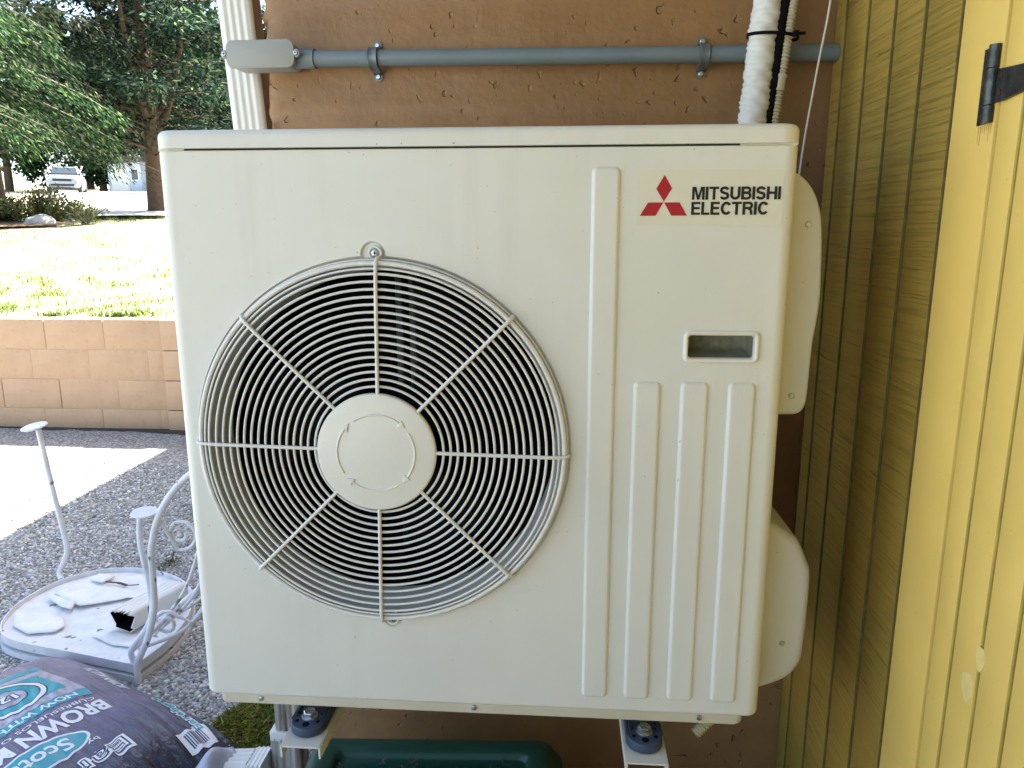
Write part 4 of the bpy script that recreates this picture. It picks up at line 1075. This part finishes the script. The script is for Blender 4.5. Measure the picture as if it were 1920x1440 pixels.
# ================================================================== OVERTURNED IRON CHAIR
def make_chair():
    t = empty('garden_chair', (-0.97, 1.16, 0), 'overturned white wrought iron garden chair with peeling paint and scrolls', 'chair')
    def at(o): o.location = (0.92, -1.1, 0); return o
    out = [(-0.632, 0.806), (-0.608, 0.95), (-0.625, 1.10), (-0.69, 1.25), (-0.80, 1.355), (-0.96, 1.415), (-1.11, 1.40), (-1.21, 1.31), (-1.245, 1.17), (-1.22, 1.04), (-1.155, 0.945), (-1.05, 0.898), (-0.85, 0.855), (-0.66, 0.812)]
    loop = spline(out+[out[0]], 8)[:-1]; L = np.array(loop); c = L.mean(0); n = len(L)
    def off(d):
        tg = np.roll(L, -1, 0)-np.roll(L, 1, 0); nn = np.c_[tg[:, 1], -tg[:, 0]]; nn /= np.linalg.norm(nn, axis=1)[:, None]
        s = np.sign(((L-c)*nn).sum(1).mean()); return L-s*d*nn
    A, B = off(0.0), off(0.004)
    V = [(*p, 0.032) for p in A]+[(*p, 0.060) for p in A]+[(*p, 0.060) for p in B]+[(*p, 0.044) for p in B]
    F = []
    for r in range(3):
        for i in range(n): F.append((r*n+i, r*n+(i+1) % n, (r+1)*n+(i+1) % n, (r+1)*n+i))
    F.append(tuple(3*n+i for i in range(n))); F.append(tuple(range(n))[::-1])
    me = bpy.data.meshes.new('seat'); me.from_pydata(V, [], F); seat = at(link_mesh('seat', me, 'white_paint', t, 40))
    # doubled lower edge band
    A2, B2 = off(-0.004), off(0.02)
    V = [(*p, 0.003) for p in A2]+[(*p, 0.022) for p in A2]+[(*p, 0.022) for p in B2]+[(*p, 0.003) for p in B2]
    F = []
    for r in range(4):
        for i in range(n): F.append((r*n+i, r*n+(i+1) % n, ((r+1) % 4)*n+(i+1) % n, ((r+1) % 4)*n+i))
    me = bpy.data.meshes.new('edge_band'); me.from_pydata(V, [], F); at(link_mesh('edge_band', me, 'white_paint', t, 40))
    # peeled sheets of paint in the pan
    def sheet(pts, z, curl, seed):
        bm = bmesh.new(); bm.faces.new([bm.verts.new((a, b, z)) for a, b in pts])
        bmesh.ops.triangulate(bm, faces=bm.faces)
        for _ in range(3): bmesh.ops.subdivide_edges(bm, edges=[e for e in bm.edges if e.calc_length() > 0.03], cuts=1); bmesh.ops.triangulate(bm, faces=[f for f in bm.faces if len(f.verts) > 3])
        cx = sum(p[0] for p in pts)/len(pts); cy = sum(p[1] for p in pts)/len(pts); rg = random.Random(seed)
        for v in bm.verts:
            r = math.hypot(v.co.x-cx, v.co.y-cy); v.co.z += curl*(r/0.15)**2+rg.uniform(-.001, .0015)
        o = from_bm('paint_sheet', bm, 'flake', seat, 40); sd = o.modifiers.new('s', 'SOLIDIFY'); sd.thickness = 0.0016
    sheet([(-1.16, 1.20), (-1.02, 1.13), (-0.90, 1.20), (-0.80, 1.21), (-0.78, 1.30), (-0.95, 1.37), (-1.10, 1.36)], 0.052, 0.006, 1)
    sheet([(-1.21, 1.08), (-1.16, 1.00), (-1.08, 0.96), (-1.00, 0.975), (-0.99, 1.01), (-1.03, 1.06), (-1.10, 1.09)], 0.050, 0.008, 2)
    sheet([(-1.19, 1.19), (-1.08, 1.12), (-1.03, 1.10), (-1.05, 1.15), (-1.12, 1.21)], 0.058, 0.012, 3)
    sheet([(-0.88, 0.97), (-0.78, 0.92), (-0.70, 0.91), (-0.70, 0.97), (-0.80, 1.00)], 0.050, 0.005, 4)
    sheet([(-1.10, 1.30), (-1.04, 1.28), (-1.02, 1.33), (-1.07, 1.35)], 0.064, 0.02, 5)
    # legs with flared disc feet
    def foot(p, nrm, r=0.036):
        z = Vector(nrm).normalized(); o = lathe('foot_pad', [(0.012, -0.012), (r*0.8, -0.006), (r, -0.001), (r*0.97, 0.002), (r*0.5, 0.003), (0.0, 0.003)], (0, 0, 0), 'z', 'white_paint', t, 24)
        o.matrix_local = Matrix.Translation(Vector(p)-Vector((-0.92, 1.1, 0))) @ Vector((0, 0, 1)).rotation_difference(z).to_matrix().to_4x4()
    at(tube('leg', spline([(-1.225, 1.325, 0.050), (-1.245, 1.35, 0.070), (-1.222, 1.36, 0.125), (-1.214, 1.36, 0.18), (-1.238, 1.36, 0.38), (-1.262, 1.36, 0.606)], 8), 0.0095, 'white_paint', t, 12))
    foot((-1.277, 1.36, 0.618), (-0.12, -0.15, 1), 0.043)
    at(tube('leg', spline([(-0.650, 0.825, 0.055), (-0.655, 0.828, 0.095), (-0.618, 0.85, 0.150), (-0.594, 0.85, 0.205), (-0.592, 0.85, 0.29), (-0.603, 0.85, 0.38), (-0.606, 0.85, 0.44), (-0.598, 0.85, 0.505)], 8), 0.0085, 'white_paint', t, 12))
    foot((-0.585, 0.85, 0.514), (0.05, -0.1, 1), 0.036)
    at(tube('leg', spline([(-0.628, 0.802, 0.004), (-0.632, 0.815, 0.06), (-0.606, 0.835, 0.13), (-0.584, 0.845, 0.22), (-0.580, 0.850, 0.32), (-0.574, 0.850, 0.41), (-0.535, 0.85, 0.520), (-0.462, 0.85, 0.612), (-0.40, 0.85, 0.64), (-0.335, 0.84, 0.58), (-0.318, 0.82, 0.40), (-0.322, 0.80, 0.20), (-0.322, 0.79, 0.09), (-0.300, 0.772, 0.018)], 8), 0.0098, 'white_paint', t, 12))
    foot((-0.276, 0.757, 0.020), (-0.05, -0.25, 1), 0.034)
    # scrolls
    def scroll(c_, r0, turns, y, a0, sgn=1, thick=0.0055, tail=None):
        pts = []
        for i in range(40):
            u = i/39; a = R(a0)+sgn*turns*2*math.pi*u; r = r0*(0.25+0.75*u)
            pts.append((c_[0]+r*math.cos(a), y, c_[1]+r*math.sin(a)))
        if tail: pts += tail
        at(tube('scroll', pts, thick, 'white_paint', t, 8))
    scroll((-0.500, 0.440), 0.052, 1.35, 0.88, 20, -1, tail=[(-0.548, 0.86, 0.49), (-0.530, 0.85, 0.535)])
    scroll((-0.595, 0.130), 0.042, 1.45, 0.92, 200, -1, tail=[(-0.52, 0.93, 0.13), (-0.46, 0.95, 0.20)])
    # bundle of back rods slanting up behind the unit
    for a, b in (((-0.655, 0.90, 0.085), (-0.50, 1.02, 0.40)), ((-0.650, 0.93, 0.080), (-0.46, 1.02, 0.37)), ((-0.70, 0.98, 0.080), (-0.47, 1.10, 0.30)), ((-0.655, 0.86, 0.075), (-0.48, 1.00, 0.20)), ((-0.66, 1.02, 0.075), (-0.48, 1.15, 0.28))):
        m_ = tuple((p+q)/2+d for p, q, d in zip(a, b, (0.022, 0, -0.03)))
        at(tube('back_rod', spline([a, m_, b], 8), 0.0055, 'white_paint', t, 8))
    at(tube('back_rail', [(-0.665, 0.835, 0.083), (-0.58, 0.98, 0.16), (-0.46, 1.12, 0.26)], 0.009, 'white_paint', t, 8))
make_chair()

def make_scrap():
    t = empty('downspout_scrap', (-0.83, 1.06, 0.05), 'broken white downspout offcut with dark jagged mouth lying on the overturned chair', 'pipe scrap')
    sec = fluted(0.085, 0.062, amp=0.003)
    m = len(sec); V, F = [], []
    rg = random.Random(9); jag = [rg.uniform(-0.012, 0.012) for _ in sec]
    rows = [0.0, 0.05, 0.10, 0.13, 0.16, 0.185, 0.20]
    for inner in (0, 1):
        for k, q in enumerate(rows):
            bend = max(0, q-0.10)
            for i, (a, b) in enumerate(sec):
                s = 0.93 if inner else 1.0; crimp = 1+0.05*(k % 2 if q > 0.1 else 0)
                x = a*s*crimp; z = -b*s*crimp+0.035
                V.append((x-0.01+0.3*q*0.1+bend*0.5, q*0.9+(jag[i] if k == 0 else 0), z+bend*0.25))
    k = len(rows)
    for inner in (0, 1):
        o = inner*k*m
        for r in range(k-1):
            for i in range(m):
                f = (o+r*m+i, o+r*m+(i+1) % m, o+(r+1)*m+(i+1) % m, o+(r+1)*m+i); F.append(f if not inner else f[::-1])
    for i in range(m): F.append((i, k*m+i, k*m+(i+1) % m, (i+1) % m))
    me = bpy.data.meshes.new('pipe_shell'); me.from_pydata(V, [], F)
    o = link_mesh('pipe_shell', me, 'white_pvc', t, 45)
    me.materials.append(MT['black'])
    for i, p in enumerate(me.polygons):
        if (k-1)*m <= i < 2*(k-1)*m: p.material_index = 1
    o.rotation_euler[2] = R(-14)
    bk = box('pipe_mouth_shade', -0.035, 0.035, 0.06, 0.065, 0.008, 0.060, 'black', t); bk.rotation_euler[2] = R(-14)  # black plate and inner faces stand for shade inside the pipe
    tw = tube('twig', spline([(-1.08, 1.35, 0.066), (-1.03, 1.347, 0.064), (-0.99, 1.335, 0.063), (-0.95, 1.337, 0.066)], 5), [0.003]*5+[0.0045]*5+[0.002]*6, 'bark', None, 6)
    tagit(tw, 'small brown twig lying on the overturned chair', 'twig')
make_scrap()

# ================================================================== GRAVEL, MOSS, GRASS
ICO = bmesh.new(); bmesh.ops.create_icosphere(ICO, subdivisions=1, radius=1.0)
IV = np.array([v.co[:] for v in ICO.verts]); ICO.verts.index_update(); IF = np.array([[v.index for v in f.verts] for f in ICO.faces]); ICO.free()
def scatter_pebbles(name, P, size, label, flat=0.6):
    n = len(P); rng = RNG
    sc = np.c_[rng.uniform(0.7, 1.35, n), rng.uniform(0.7, 1.2, n), rng.uniform(0.45, 0.85, n)*flat/0.6]*size[:, None]
    a = rng.uniform(0, 2*np.pi, n); tilt = rng.normal(0, 0.35, n)
    v = IV[None]*(1+rng.normal(0, 0.11, (n, len(IV), 1)))*sc[:, None, :]
    ct, st = np.cos(tilt)[:, None], np.sin(tilt)[:, None]
    y = v[..., 1]*ct-v[..., 2]*st; z = v[..., 1]*st+v[..., 2]*ct
    ca, sa = np.cos(a)[:, None], np.sin(a)[:, None]
    x2 = v[..., 0]*ca-y*sa; y2 = v[..., 0]*sa+y*ca
    W = np.stack([x2, y2, z], -1)+P[:, None, :]
    g = np.clip(rng.lognormal(-0.86, 0.36, n), 0.10, 0.78)
    tint = np.c_[1+rng.normal(0.02, 0.05, n), np.ones(n), 1+rng.normal(-0.04, 0.07, n)]
    col = np.repeat(np.clip(g[:, None]*tint, 0.02, 0.8), len(IV), 0)
    F = (IF[None]+(np.arange(n)*len(IV))[:, None, None]).reshape(-1, 3)
    o = from_np(name, W.reshape(-1, 3), F, 'pebble', col=col, smooth=True)
    tagit(o, label, 'gravel', kind='stuff'); return o
def make_gravel():
    xs = []
    for x0, x1, y0, y1, d, s in ((-0.85, 0.12, 0.30, 1.25, 0.0095, 0.0062), (-1.75, -0.20, 0.55, 2.0, 0.0100, 0.0056), (-2.1, -0.45, 1.9, 2.9, 0.0145, 0.0062)):
        gx, gy = np.meshgrid(np.arange(x0, x1, d), np.arange(y0, y1, d)); p = np.c_[gx.ravel(), gy.ravel()]+RNG.uniform(-d*0.45, d*0.45, (gx.size, 2))
        xs.append(np.c_[p, RNG.uniform(-0.001, 0.003, len(p)), s*RNG.lognormal(0, 0.22, len(p))])
    A = np.concatenate(xs)
    # thin out the coarser set where the fine set already lies; keep off the bag, wall and downspout
    keep = ~((A[:, 1] > 0.505) & (A[:, 0] > -0.05))
    mo = ((A[:, 0]+0.245)/0.11)**2+((A[:, 1]-0.69)/0.11)**2
    keep &= (mo > 1) | (RNG.random(len(A)) < 0.15)
    crack = np.abs(A[:, 0]+1.0+0.10*(A[:, 1]-1.6)+0.02*np.sin(A[:, 1]*40)) < 0.008
    keep &= ~(crack & (A[:, 1] > 1.35) & (A[:, 1] < 2.2))
    A = A[keep]
    scatter_pebbles('gravel', A[:, :3], A[:, 3], 'grey exposed gravel covering the shaded ground at left')
make_gravel()

def blades(name, P, length, width, lean, cols, mat='leaf', up=None):
    """single bent blades: two stacked quads/tri"""
    n = len(P); a = RNG.uniform(0, 2*np.pi, n); d = np.c_[np.cos(a), np.sin(a), np.zeros(n)]; s = np.c_[-np.sin(a), np.cos(a), np.zeros(n)]
    L = length*RNG.uniform(0.6, 1.3, n); W = width*RNG.uniform(0.7, 1.3, n); ln = lean*RNG.uniform(0.3, 1.5, n)
    upv = np.array([0, 0, 1.0])
    b0 = P-s*W[:, None]/2; b1 = P+s*W[:, None]/2
    m = P+upv*(L*0.6)[:, None]+d*(L*ln*0.3)[:, None]; m0 = m-s*W[:, None]*0.4; m1 = m+s*W[:, None]*0.4
    tp = P+upv*(L*0.95)[:, None]+d*(L*ln)[:, None]; t0 = tp-s*W[:, None]*0.08; t1 = tp+s*W[:, None]*0.08
    V = np.stack([b0, b1, m1, m0, t1, t0], 1).reshape(-1, 3); k = np.arange(n)[:, None]*6
    F = np.concatenate([k+np.array([[0, 1, 2, 3]]), k+np.array([[3, 2, 4, 5]])])
    return from_np(name, V, F, mat, col=np.repeat(cols, 6, 0))
def pick(cols, n, jit=0.2):
    c = np.array(cols)[RNG.integers(0, len(cols), n)]; return np.clip(c*RNG.lognormal(0, jit, (n, 1)), 0, 0.9)
def make_moss():
    n = 5200; r = np.sqrt(RNG.random(n)); a = RNG.uniform(0, 6.283, n)
    x = -0.245+0.125*r*np.cos(a); y = 0.69+0.12*r*np.sin(a); k = (y < 0.53) & (x > -0.06)
    z = 0.002+0.022*(1-r**2)*RNG.random(n)
    P = np.c_[x, y, z][~k]
    o = blades('moss', P, 0.012, 0.0045, 1.6, pick([(0.12, 0.16, 0.02), (0.22, 0.23, 0.035), (0.07, 0.10, 0.014), (0.24, 0.17, 0.06)], len(P), 0.35))
    tagit(o, 'green moss growing on the gravel beside the downspout', 'moss', kind='stuff')
    xs = []
    for cx, cy, rr, m in ((-1.0, 1.62, 0.02, 60), (-1.02, 1.75, 0.02, 40), (-0.60, 0.70, 0.02, 30), (-0.33, 0.56, 0.02, 40)):
        xs.append(np.c_[cx+RNG.normal(0, rr, m), cy+RNG.normal(0, rr*1.8, m), np.full(m, 0.002)])
    P = np.concatenate(xs)
    o = blades('weed_tufts', P, 0.018, 0.004, 1.0, pick([(0.05, 0.09, 0.012), (0.13, 0.11, 0.03)], len(P), 0.3))
    tagit(o, 'tiny weeds sprouting from cracks in the gravel', 'weeds', kind='stuff')
make_moss()
def make_grass():
    n = 60000
    y = 3.80+9.2*RNG.random(n)**1.5
    x = -2.0-1.0*(y-3.6)*0.62+RNG.uniform(-1.9, 1.7, n)*(0.6+0.16*(y-3.6))
    x = np.minimum(x, -0.8)
    clump = np.sin(x*5.3+2.1*np.sin(y*3.7))*np.sin(y*6.1+2.7*np.sin(x*3.3))*1.3+RNG.normal(0, 0.75, n)
    k = clump > 0.8; x, y = x[k], y[k]
    z = np.array([terrain_z(q) for q in y])
    P = np.c_[x, y, z]
    o = blades('grass', P, 0.042, 0.008, 0.9, pick([(0.12, 0.19, 0.05), (0.19, 0.25, 0.08), (0.26, 0.29, 0.13), (0.09, 0.15, 0.035)], len(P), 0.25))
    tagit(o, 'patchy sunlit grass on the lawn above the retaining wall', 'grass', kind='stuff')
make_grass()

# ================================================================== TREES AND SHRUBS
def leaf_mesh(name, C, D, length, width, cols, parent, mat='leaf', flat=0.0):
    """diamond leaves / sprays centred at C, long axis D"""
    n = len(C); D = D/np.linalg.norm(D, axis=1)[:, None]
    q = RNG.normal(0, 1, (n, 3)); q[:, 2] += flat; S = np.cross(D, q); S /= np.linalg.norm(S, axis=1)[:, None]
    L = (length*RNG.uniform(0.6, 1.4, n))[:, None]; W = (width*RNG.uniform(0.7, 1.4, n))[:, None]
    V = np.stack([C-D*L/2, C+S*W/2-D*L*0.05, C+D*L/2, C-S*W/2-D*L*0.05], 1).reshape(-1, 3)
    F = np.arange(n*4).reshape(-1, 4)
    return from_np(name, V, F, mat, parent, col=np.repeat(cols, 4, 0))
def conifer(name, base, height, label, nb, blen, zlow, leaf, cols, droop, bias=None, per=260, group=None, trunk_r=0.19, lean=(0, 0), jit=0.16, stems=0, spray=False):
    t = empty(name, base, label, 'tree', group)
    H = height
    tube('trunk', [(lean[0]*u, lean[1]*u, H*u-0.1) for u in np.linspace(0, 1, 9)], [trunk_r*(1.15 if u == 0 else 1-0.92*u) for u in np.linspace(0, 1, 9)], 'bark', t, 10)
    for k in range(stems):
        a = k*2.4; z0 = H*0.17+0.12*k
        tube('limb', spline([(0, 0, z0), (0.35*math.cos(a), 0.35*math.sin(a), z0+0.5), (0.75*math.cos(a), 0.75*math.sin(a), z0+1.7), (0.9*math.cos(a), 0.9*math.sin(a), z0+3.2)], 4), [0.075*(1-0.06*i) for i in range(13)], 'bark', t, 7)
    Cs, Ds, TV, TF, tone = [], [], [], [], []
    for i in range(nb):
        u = (i+RNG.random())/nb; h = zlow+(H-zlow)*u
        a = i*2.39996+RNG.normal(0, 0.3)
        if bias is not None and RNG.random() < bias[1]: a = bias[0]+RNG.normal(0, 0.65)
        Lb = blen*(1-0.80*u)*RNG.uniform(0.65, 1.2); d = np.array([math.cos(a), math.sin(a), 0])
        pts = []
        for s in np.linspace(0, 1, 7):
            pts.append(np.array([lean[0]*h/H, lean[1]*h/H, h])+d*Lb*s+np.array([0, 0, Lb*(0.22*s-droop*s*s)]))
        V, F = tube_data(pts, [0.028*(1-0.85*s)*(0.5+Lb/blen/2) for s in np.linspace(0, 1, 7)], 5, False)
        b = len(TV); TV += [tuple(v) for v in V]; TF += [tuple(b+q for q in f) for f in F]
        P = np.array(pts); m = max(20, int(per*Lb/blen))
        s = RNG.beta(1.6, 1.0, m)*0.93+0.08; s = np.minimum(s, 1.02)
        idx = np.clip((s*6).astype(int), 0, 5); fr = s*6-idx
        C = P[idx]*(1-fr)[:, None]+P[idx+1]*fr[:, None]; T = P[idx+1]-P[idx]
        side = np.cross(d, [0, 0, 1])
        o = RNG.normal(0, 1, m)[:, None]*side*(jit*1.5)+RNG.normal(0, jit*0.55, (m, 3)); o[:, 2] -= np.abs(RNG.normal(0, jit*(1.2 if spray else 0.5), m))
        tone.append(np.full(m, float(np.exp(RNG.normal(0, 0.45))))); Cs.append(C+o); T = T/np.linalg.norm(T, axis=1)[:, None]
        if spray: Ds.append(T*1.0+np.array([0, 0, -0.45])+RNG.normal(0, 0.28, (m, 3))+o*0.8)
        else: Ds.append(T*0.6+o*3.0+RNG.normal(0, 0.5, (m, 3)))
    C = np.concatenate(Cs); D = np.concatenate(Ds)
    me = bpy.data.meshes.new('branches'); me.from_pydata(TV, [], TF)
    link_mesh('branches', me, 'twig' if spray else 'bark', t)
    leaf_mesh('crown', C, D, leaf[0], leaf[1], np.clip(pick(cols, len(C), 0.3)*np.concatenate(tone)[:, None], 0, 0.6), t, flat=1.6)
    return t
conifer('cedar_tree', (-7.80, 14.0, 1.68), 8.5, 'dark cedar tree with bare lower trunk standing beyond the lawn by the driveway', 150, 2.9, 1.15, (0.13, 0.045),
        [(0.007, 0.018, 0.014), (0.011, 0.026, 0.018), (0.006, 0.015, 0.011), (0.05, 0.08, 0.045)], 0.18, per=420, stems=5, jit=0.17)
conifer('hemlock_tree', (-8.95, 8.8, 1.18), 7.5, 'bright green hemlock tree with long drooping sprays at the left edge', 115, 3.2, 1.75, (0.085, 0.020),
        [(0.012, 0.032, 0.014), (0.018, 0.045, 0.018), (0.010, 0.026, 0.014), (0.08, 0.13, 0.05)], 0.42, bias=(-0.15, 0.6), per=1100, jit=0.12, spray=True)
conifer('dead_branched_conifer', (-9.9, 12.2, 1.50), 7.0, 'thin grey branched conifer between the hemlock and the cedar', 60, 3.0, 1.2, (0.12, 0.022),
        [(0.11, 0.105, 0.075), (0.06, 0.075, 0.04), (0.15, 0.135, 0.105)], 0.35, bias=(0.0, 0.6), per=140, jit=0.12, spray=True)

def broadleaf(seed, n=7500, rad=4.6, h=13.0):
    rg = np.random.default_rng(seed); cl = []
    for _ in range(55):
        u = rg.normal(0, 1, 3); u /= np.linalg.norm(u); u *= rg.random()**0.4
        cl.append((u[0]*rad, u[1]*rad, h*0.50+u[2]*h*0.47, rg.uniform(0.7, 1.5)))
    cl = np.array(cl); k = rg.integers(0, len(cl), n); q = rg.normal(0, 1, (n, 3)); q /= np.linalg.norm(q, axis=1)[:, None]
    C = cl[k, :3]+q*(cl[k, 3]*rg.random(n)**0.45)[:, None]
    shade = rg.lognormal(0, 0.18, len(cl))[k][:, None]
    return C, rg.normal(0, 1, (n, 3)), shade
BG = []
for s in range(3):
    C, D, sh = broadleaf(20+s)
    o = leaf_mesh('crown', C, D, 0.42, 0.26, pick([(0.009, 0.022, 0.010), (0.015, 0.035, 0.013), (0.030, 0.058, 0.020)], len(C), 0.2)*sh, None)
    BG.append(o.data); bpy.data.objects.remove(o)
TRK = tube('trunk', [(0, 0, -0.5), (0.1, 0, 3), (0, 0.2, 8)], [0.35, 0.26, 0.1], 'bark', None, 8); TRKM = TRK.data; bpy.data.objects.remove(TRK)
spots = [(-50, 62), (-44, 57), (-38, 60), (-33.5, 56), (-29.5, 63), (-25, 57), (-20.5, 60), (-16, 52), (-11, 48), (-47, 72), (-39.5, 75), (-31, 76), (-23, 74), (-14.5, 66), (-21, 44)]
BGL = ['furthest left of the tall green trees on the rise behind', 'tall green tree on the rise, second from the left edge', 'leafy green tree on the rise left of the parked car',
       'leafy green tree rising directly behind the parked car', 'broad green tree behind the pale blue garage', 'green tree seen between the garage and the cedar trunk', 'tall green tree behind the cedar crown',
       'green tree filling the gap left of the white downspout', 'green tree seen past the downspout at the tan wall edge', 'rearmost tall tree above the hemlock at the left edge', 'rearmost tree above the hemlock sprays',
       'rearmost tree above the parked car', 'rearmost tree above the cedar on its left side', 'rearmost tree behind the white downspout', 'mid distance green tree behind the right side of the cedar']
for i, (x, y) in enumerate(spots):
    t = empty('broadleaf_tree', (x, y, terrain_z(y)-0.1), BGL[i], 'tree', 'trees on the rise behind the driveway', rz=i*1.7)
    t.scale = (1.0, 1.0, 1.0+0.12*math.sin(i*2.1))*1
    if y > 70: t.scale = (1.35, 1.35, 1.5)
    a = bpy.data.objects.new('crown', BG[i % 3]); COL.objects.link(a); a.parent = t
    b = bpy.data.objects.new('trunk', TRKM); COL.objects.link(b); b.parent = t

def shrub(name, base, r, h, n, label, cols, stems, leaf):
    t = empty(name, base, label, 'shrub')
    TV, TF, Cs, Ds = [], [], [], []
    for i in range(stems):
        a = i*2.4; e = RNG.uniform(0.25, 1.0)
        tip = np.array([r*e*math.cos(a), r*e*math.sin(a), h*RNG.uniform(0.55, 1.0)*(1.15-0.45*e)])
        pts = [np.zeros(3), tip*[0.35, 0.35, 0.5], tip*[0.7, 0.7, 0.82], tip]
        V, F = tube_data(pts, [0.012, 0.009, 0.006, 0.003], 4, False); b = len(TV); TV += [tuple(v) for v in V]; TF += [tuple(b+q for q in f) for f in F]
        m = n//stems; s = RNG.uniform(0.25, 1.02, m)[:, None]
        Cs.append(tip*s+RNG.normal(0, 0.05*r+0.02, (m, 3))); Ds.append(np.tile(tip, (m, 1))+RNG.normal(0, 0.3, (m, 3)))
    me = bpy.data.meshes.new('stems'); me.from_pydata(TV, [], TF); link_mesh('stems', me, 'twig', t)
    C = np.concatenate(Cs); C[:, 2] = np.maximum(C[:, 2], 0.02)
    leaf_mesh('foliage', C, np.concatenate(Ds), leaf[0], leaf[1], pick(cols, len(C), 0.3), t)
shrub('low_shrub', (-8.35, 11.3, 1.44), 0.75, 0.62, 2600, 'rounded brownish green shrub beside the grey rock at the lawn edge', [(0.10, 0.12, 0.04), (0.17, 0.14, 0.07), (0.06, 0.09, 0.03)], 40, (0.07, 0.03))
shrub('spiky_shrub', (-7.52, 11.2, 1.43), 0.42, 0.48, 420, 'small spiky twiggy shrub in front of the pale driveway', [(0.09, 0.13, 0.03), (0.14, 0.15, 0.06)], 34, (0.07, 0.018))
shrub('dark_shrub', (-8.95, 11.2, 1.42), 0.45, 0.55, 1200, 'small dark green shrub at the far left edge of the lawn', [(0.025, 0.055, 0.03), (0.04, 0.075, 0.035)], 26, (0.07, 0.03))

def make_rock():
    bm = bmesh.new(); bmesh.ops.create_icosphere(bm, subdivisions=3, radius=1.0)
    rg = random.Random(3)
    for v in bm.verts:
        n_ = 1+0.13*math.sin(3*v.co.x+1)*math.cos(2.6*v.co.y)+0.06*math.sin(7*v.co.z+5*v.co.x)
        v.co = Vector((v.co.x*0.26*n_, v.co.y*0.18*n_, v.co.z*0.13*n_))
    o = from_bm('rock', bm, 'rock', None, 60); o.location = (-8.02, 10.75, terrain_z(10.75)+0.05)
    tagit(o, 'pale grey rock lying in front of the low shrub', 'rock')
make_rock()

# ================================================================== PARKED CAR AND FAR GARAGE
def make_car():
    y = 45.0; t = empty('parked_car', (-30.9, y, terrain_z(y)+0.02), 'blue grey car parked on the driveway seen from the front under the trees', 'car', rz=R(28))
    # body: lofted cross-sections from nose (-y) to tail
    rows = [(-2.25, 0.78, 0.38, 0.78), (-2.15, 0.86, 0.28, 0.92), (-1.6, 0.92, 0.24, 1.02), (-1.0, 0.93, 0.24, 1.08), (0.4, 0.93, 0.24, 1.10), (1.6, 0.92, 0.25, 1.08), (2.05, 0.88, 0.30, 1.02), (2.2, 0.82, 0.40, 0.95)]
    def sec(w, z0, z1): return [(-w*0.9, z0), (-w, z0+0.16), (-w, z1-0.2), (-w*0.93, z1-0.05), (-w*0.8, z1), (w*0.8, z1), (w*0.93, z1-0.05), (w, z1-0.2), (w, z0+0.16), (w*0.9, z0)]
    def lft(name, rows, mat):
        V, F = [], []
        for r in rows: V += [(a, r[0], b) for a, b in sec(*r[1:])]
        m = 10
        for i in range(len(rows)-1):
            for j in range(m): F.append((i*m+j, i*m+(j+1) % m, (i+1)*m+(j+1) % m, (i+1)*m+j))
        F += [tuple(range(m)), tuple((len(rows)-1)*m+j for j in range(m))[::-1]]
        me = bpy.data.meshes.new(name); me.from_pydata(V, [], F); return link_mesh(name, me, mat, t, 40)
    lft('body', rows, 'car_paint')
    lft('cabin', [(-0.95, 0.86, 1.0, 1.09), (-0.25, 0.70, 1.0, 1.60), (0.3, 0.68, 1.0, 1.66), (1.5, 0.68, 1.0, 1.62), (2.0, 0.80, 1.0, 1.10)], 'car_paint')
    bm = bmesh.new(); bm.faces.new([bm.verts.new(p) for p in ((-0.74, -0.93, 1.13), (0.74, -0.93, 1.13), (0.60, -0.31, 1.56), (-0.60, -0.31, 1.56))]); ws = from_bm('windshield', bm, 'glass_dark', t)
    ws.location = (0, -0.025, 0.01); sd = ws.modifiers.new('s', 'SOLIDIFY'); sd.thickness = 0.02
    box('grille', -0.50, 0.50, -2.275, -2.22, 0.62, 0.76, 'tyre', t, 0.01)
    box('air_intake', -0.62, 0.62, -2.275, -2.20, 0.34, 0.46, 'tyre', t, 0.01)
    for s in (-1, 1):
        box('headlight', s*0.68-0.14, s*0.68+0.14, -2.245, -2.10, 0.68, 0.82, 'lamp_glass', t, 0.03)
        box('mirror', s*1.03-0.09, s*1.03+0.09, -0.75, -0.65, 1.08, 1.20, 'car_paint', t, 0.03)
        for yy in (-1.35, 1.35):
            w = lathe('wheel', [(0.20, 0), (0.33, 0.0), (0.34, 0.02), (0.34, 0.18), (0.33, 0.2), (0.2, 0.2)], (0.80 if s > 0 else -0.60, yy, 0.34), 'x-', 'tyre', t, 20)
            w.location = (0.13*s, 0, 0)
            lathe('rim', [(0.20, 0), (0.20, 0.21), (0.0, 0.21)], (0.80 if s > 0 else -0.60, yy, 0.34), 'x-', 'zinc', w, 16)
make_car()
def make_garage():
    y = 52.0; t = empty('far_garage', (-31.5, y, terrain_z(y)), 'pale blue garage beyond the driveway, partly hidden by branches', 'building', rz=R(-25))
    box('wall', -1.6, 2.2, 0, 4, -0.6, 2.0, 'garage_blue', t)
    bm = prism_bm([(-1.9, 2.0), (2.5, 2.0), (0.3, 3.1)], 'y', -0.3, 4.3); from_bm('roof', bm, 'roof', t)
    d = box('door', -1.2, 0.9, -0.06, 0.02, 0.0, 1.8, 'white_pvc', t)
    for k in range(4): box('door_panel', -1.1, 0.8, -0.09, -0.05, 0.06+0.44*k, 0.44+0.44*k, 'white_pvc', d)
    w = box('window', 1.2, 1.9, -0.05, 0.02, 0.8, 1.5, 'dark_window', t); box('window_frame', 1.12, 1.98, -0.04, 0.015, 0.72, 1.58, 'white_pvc', w)
make_garage()
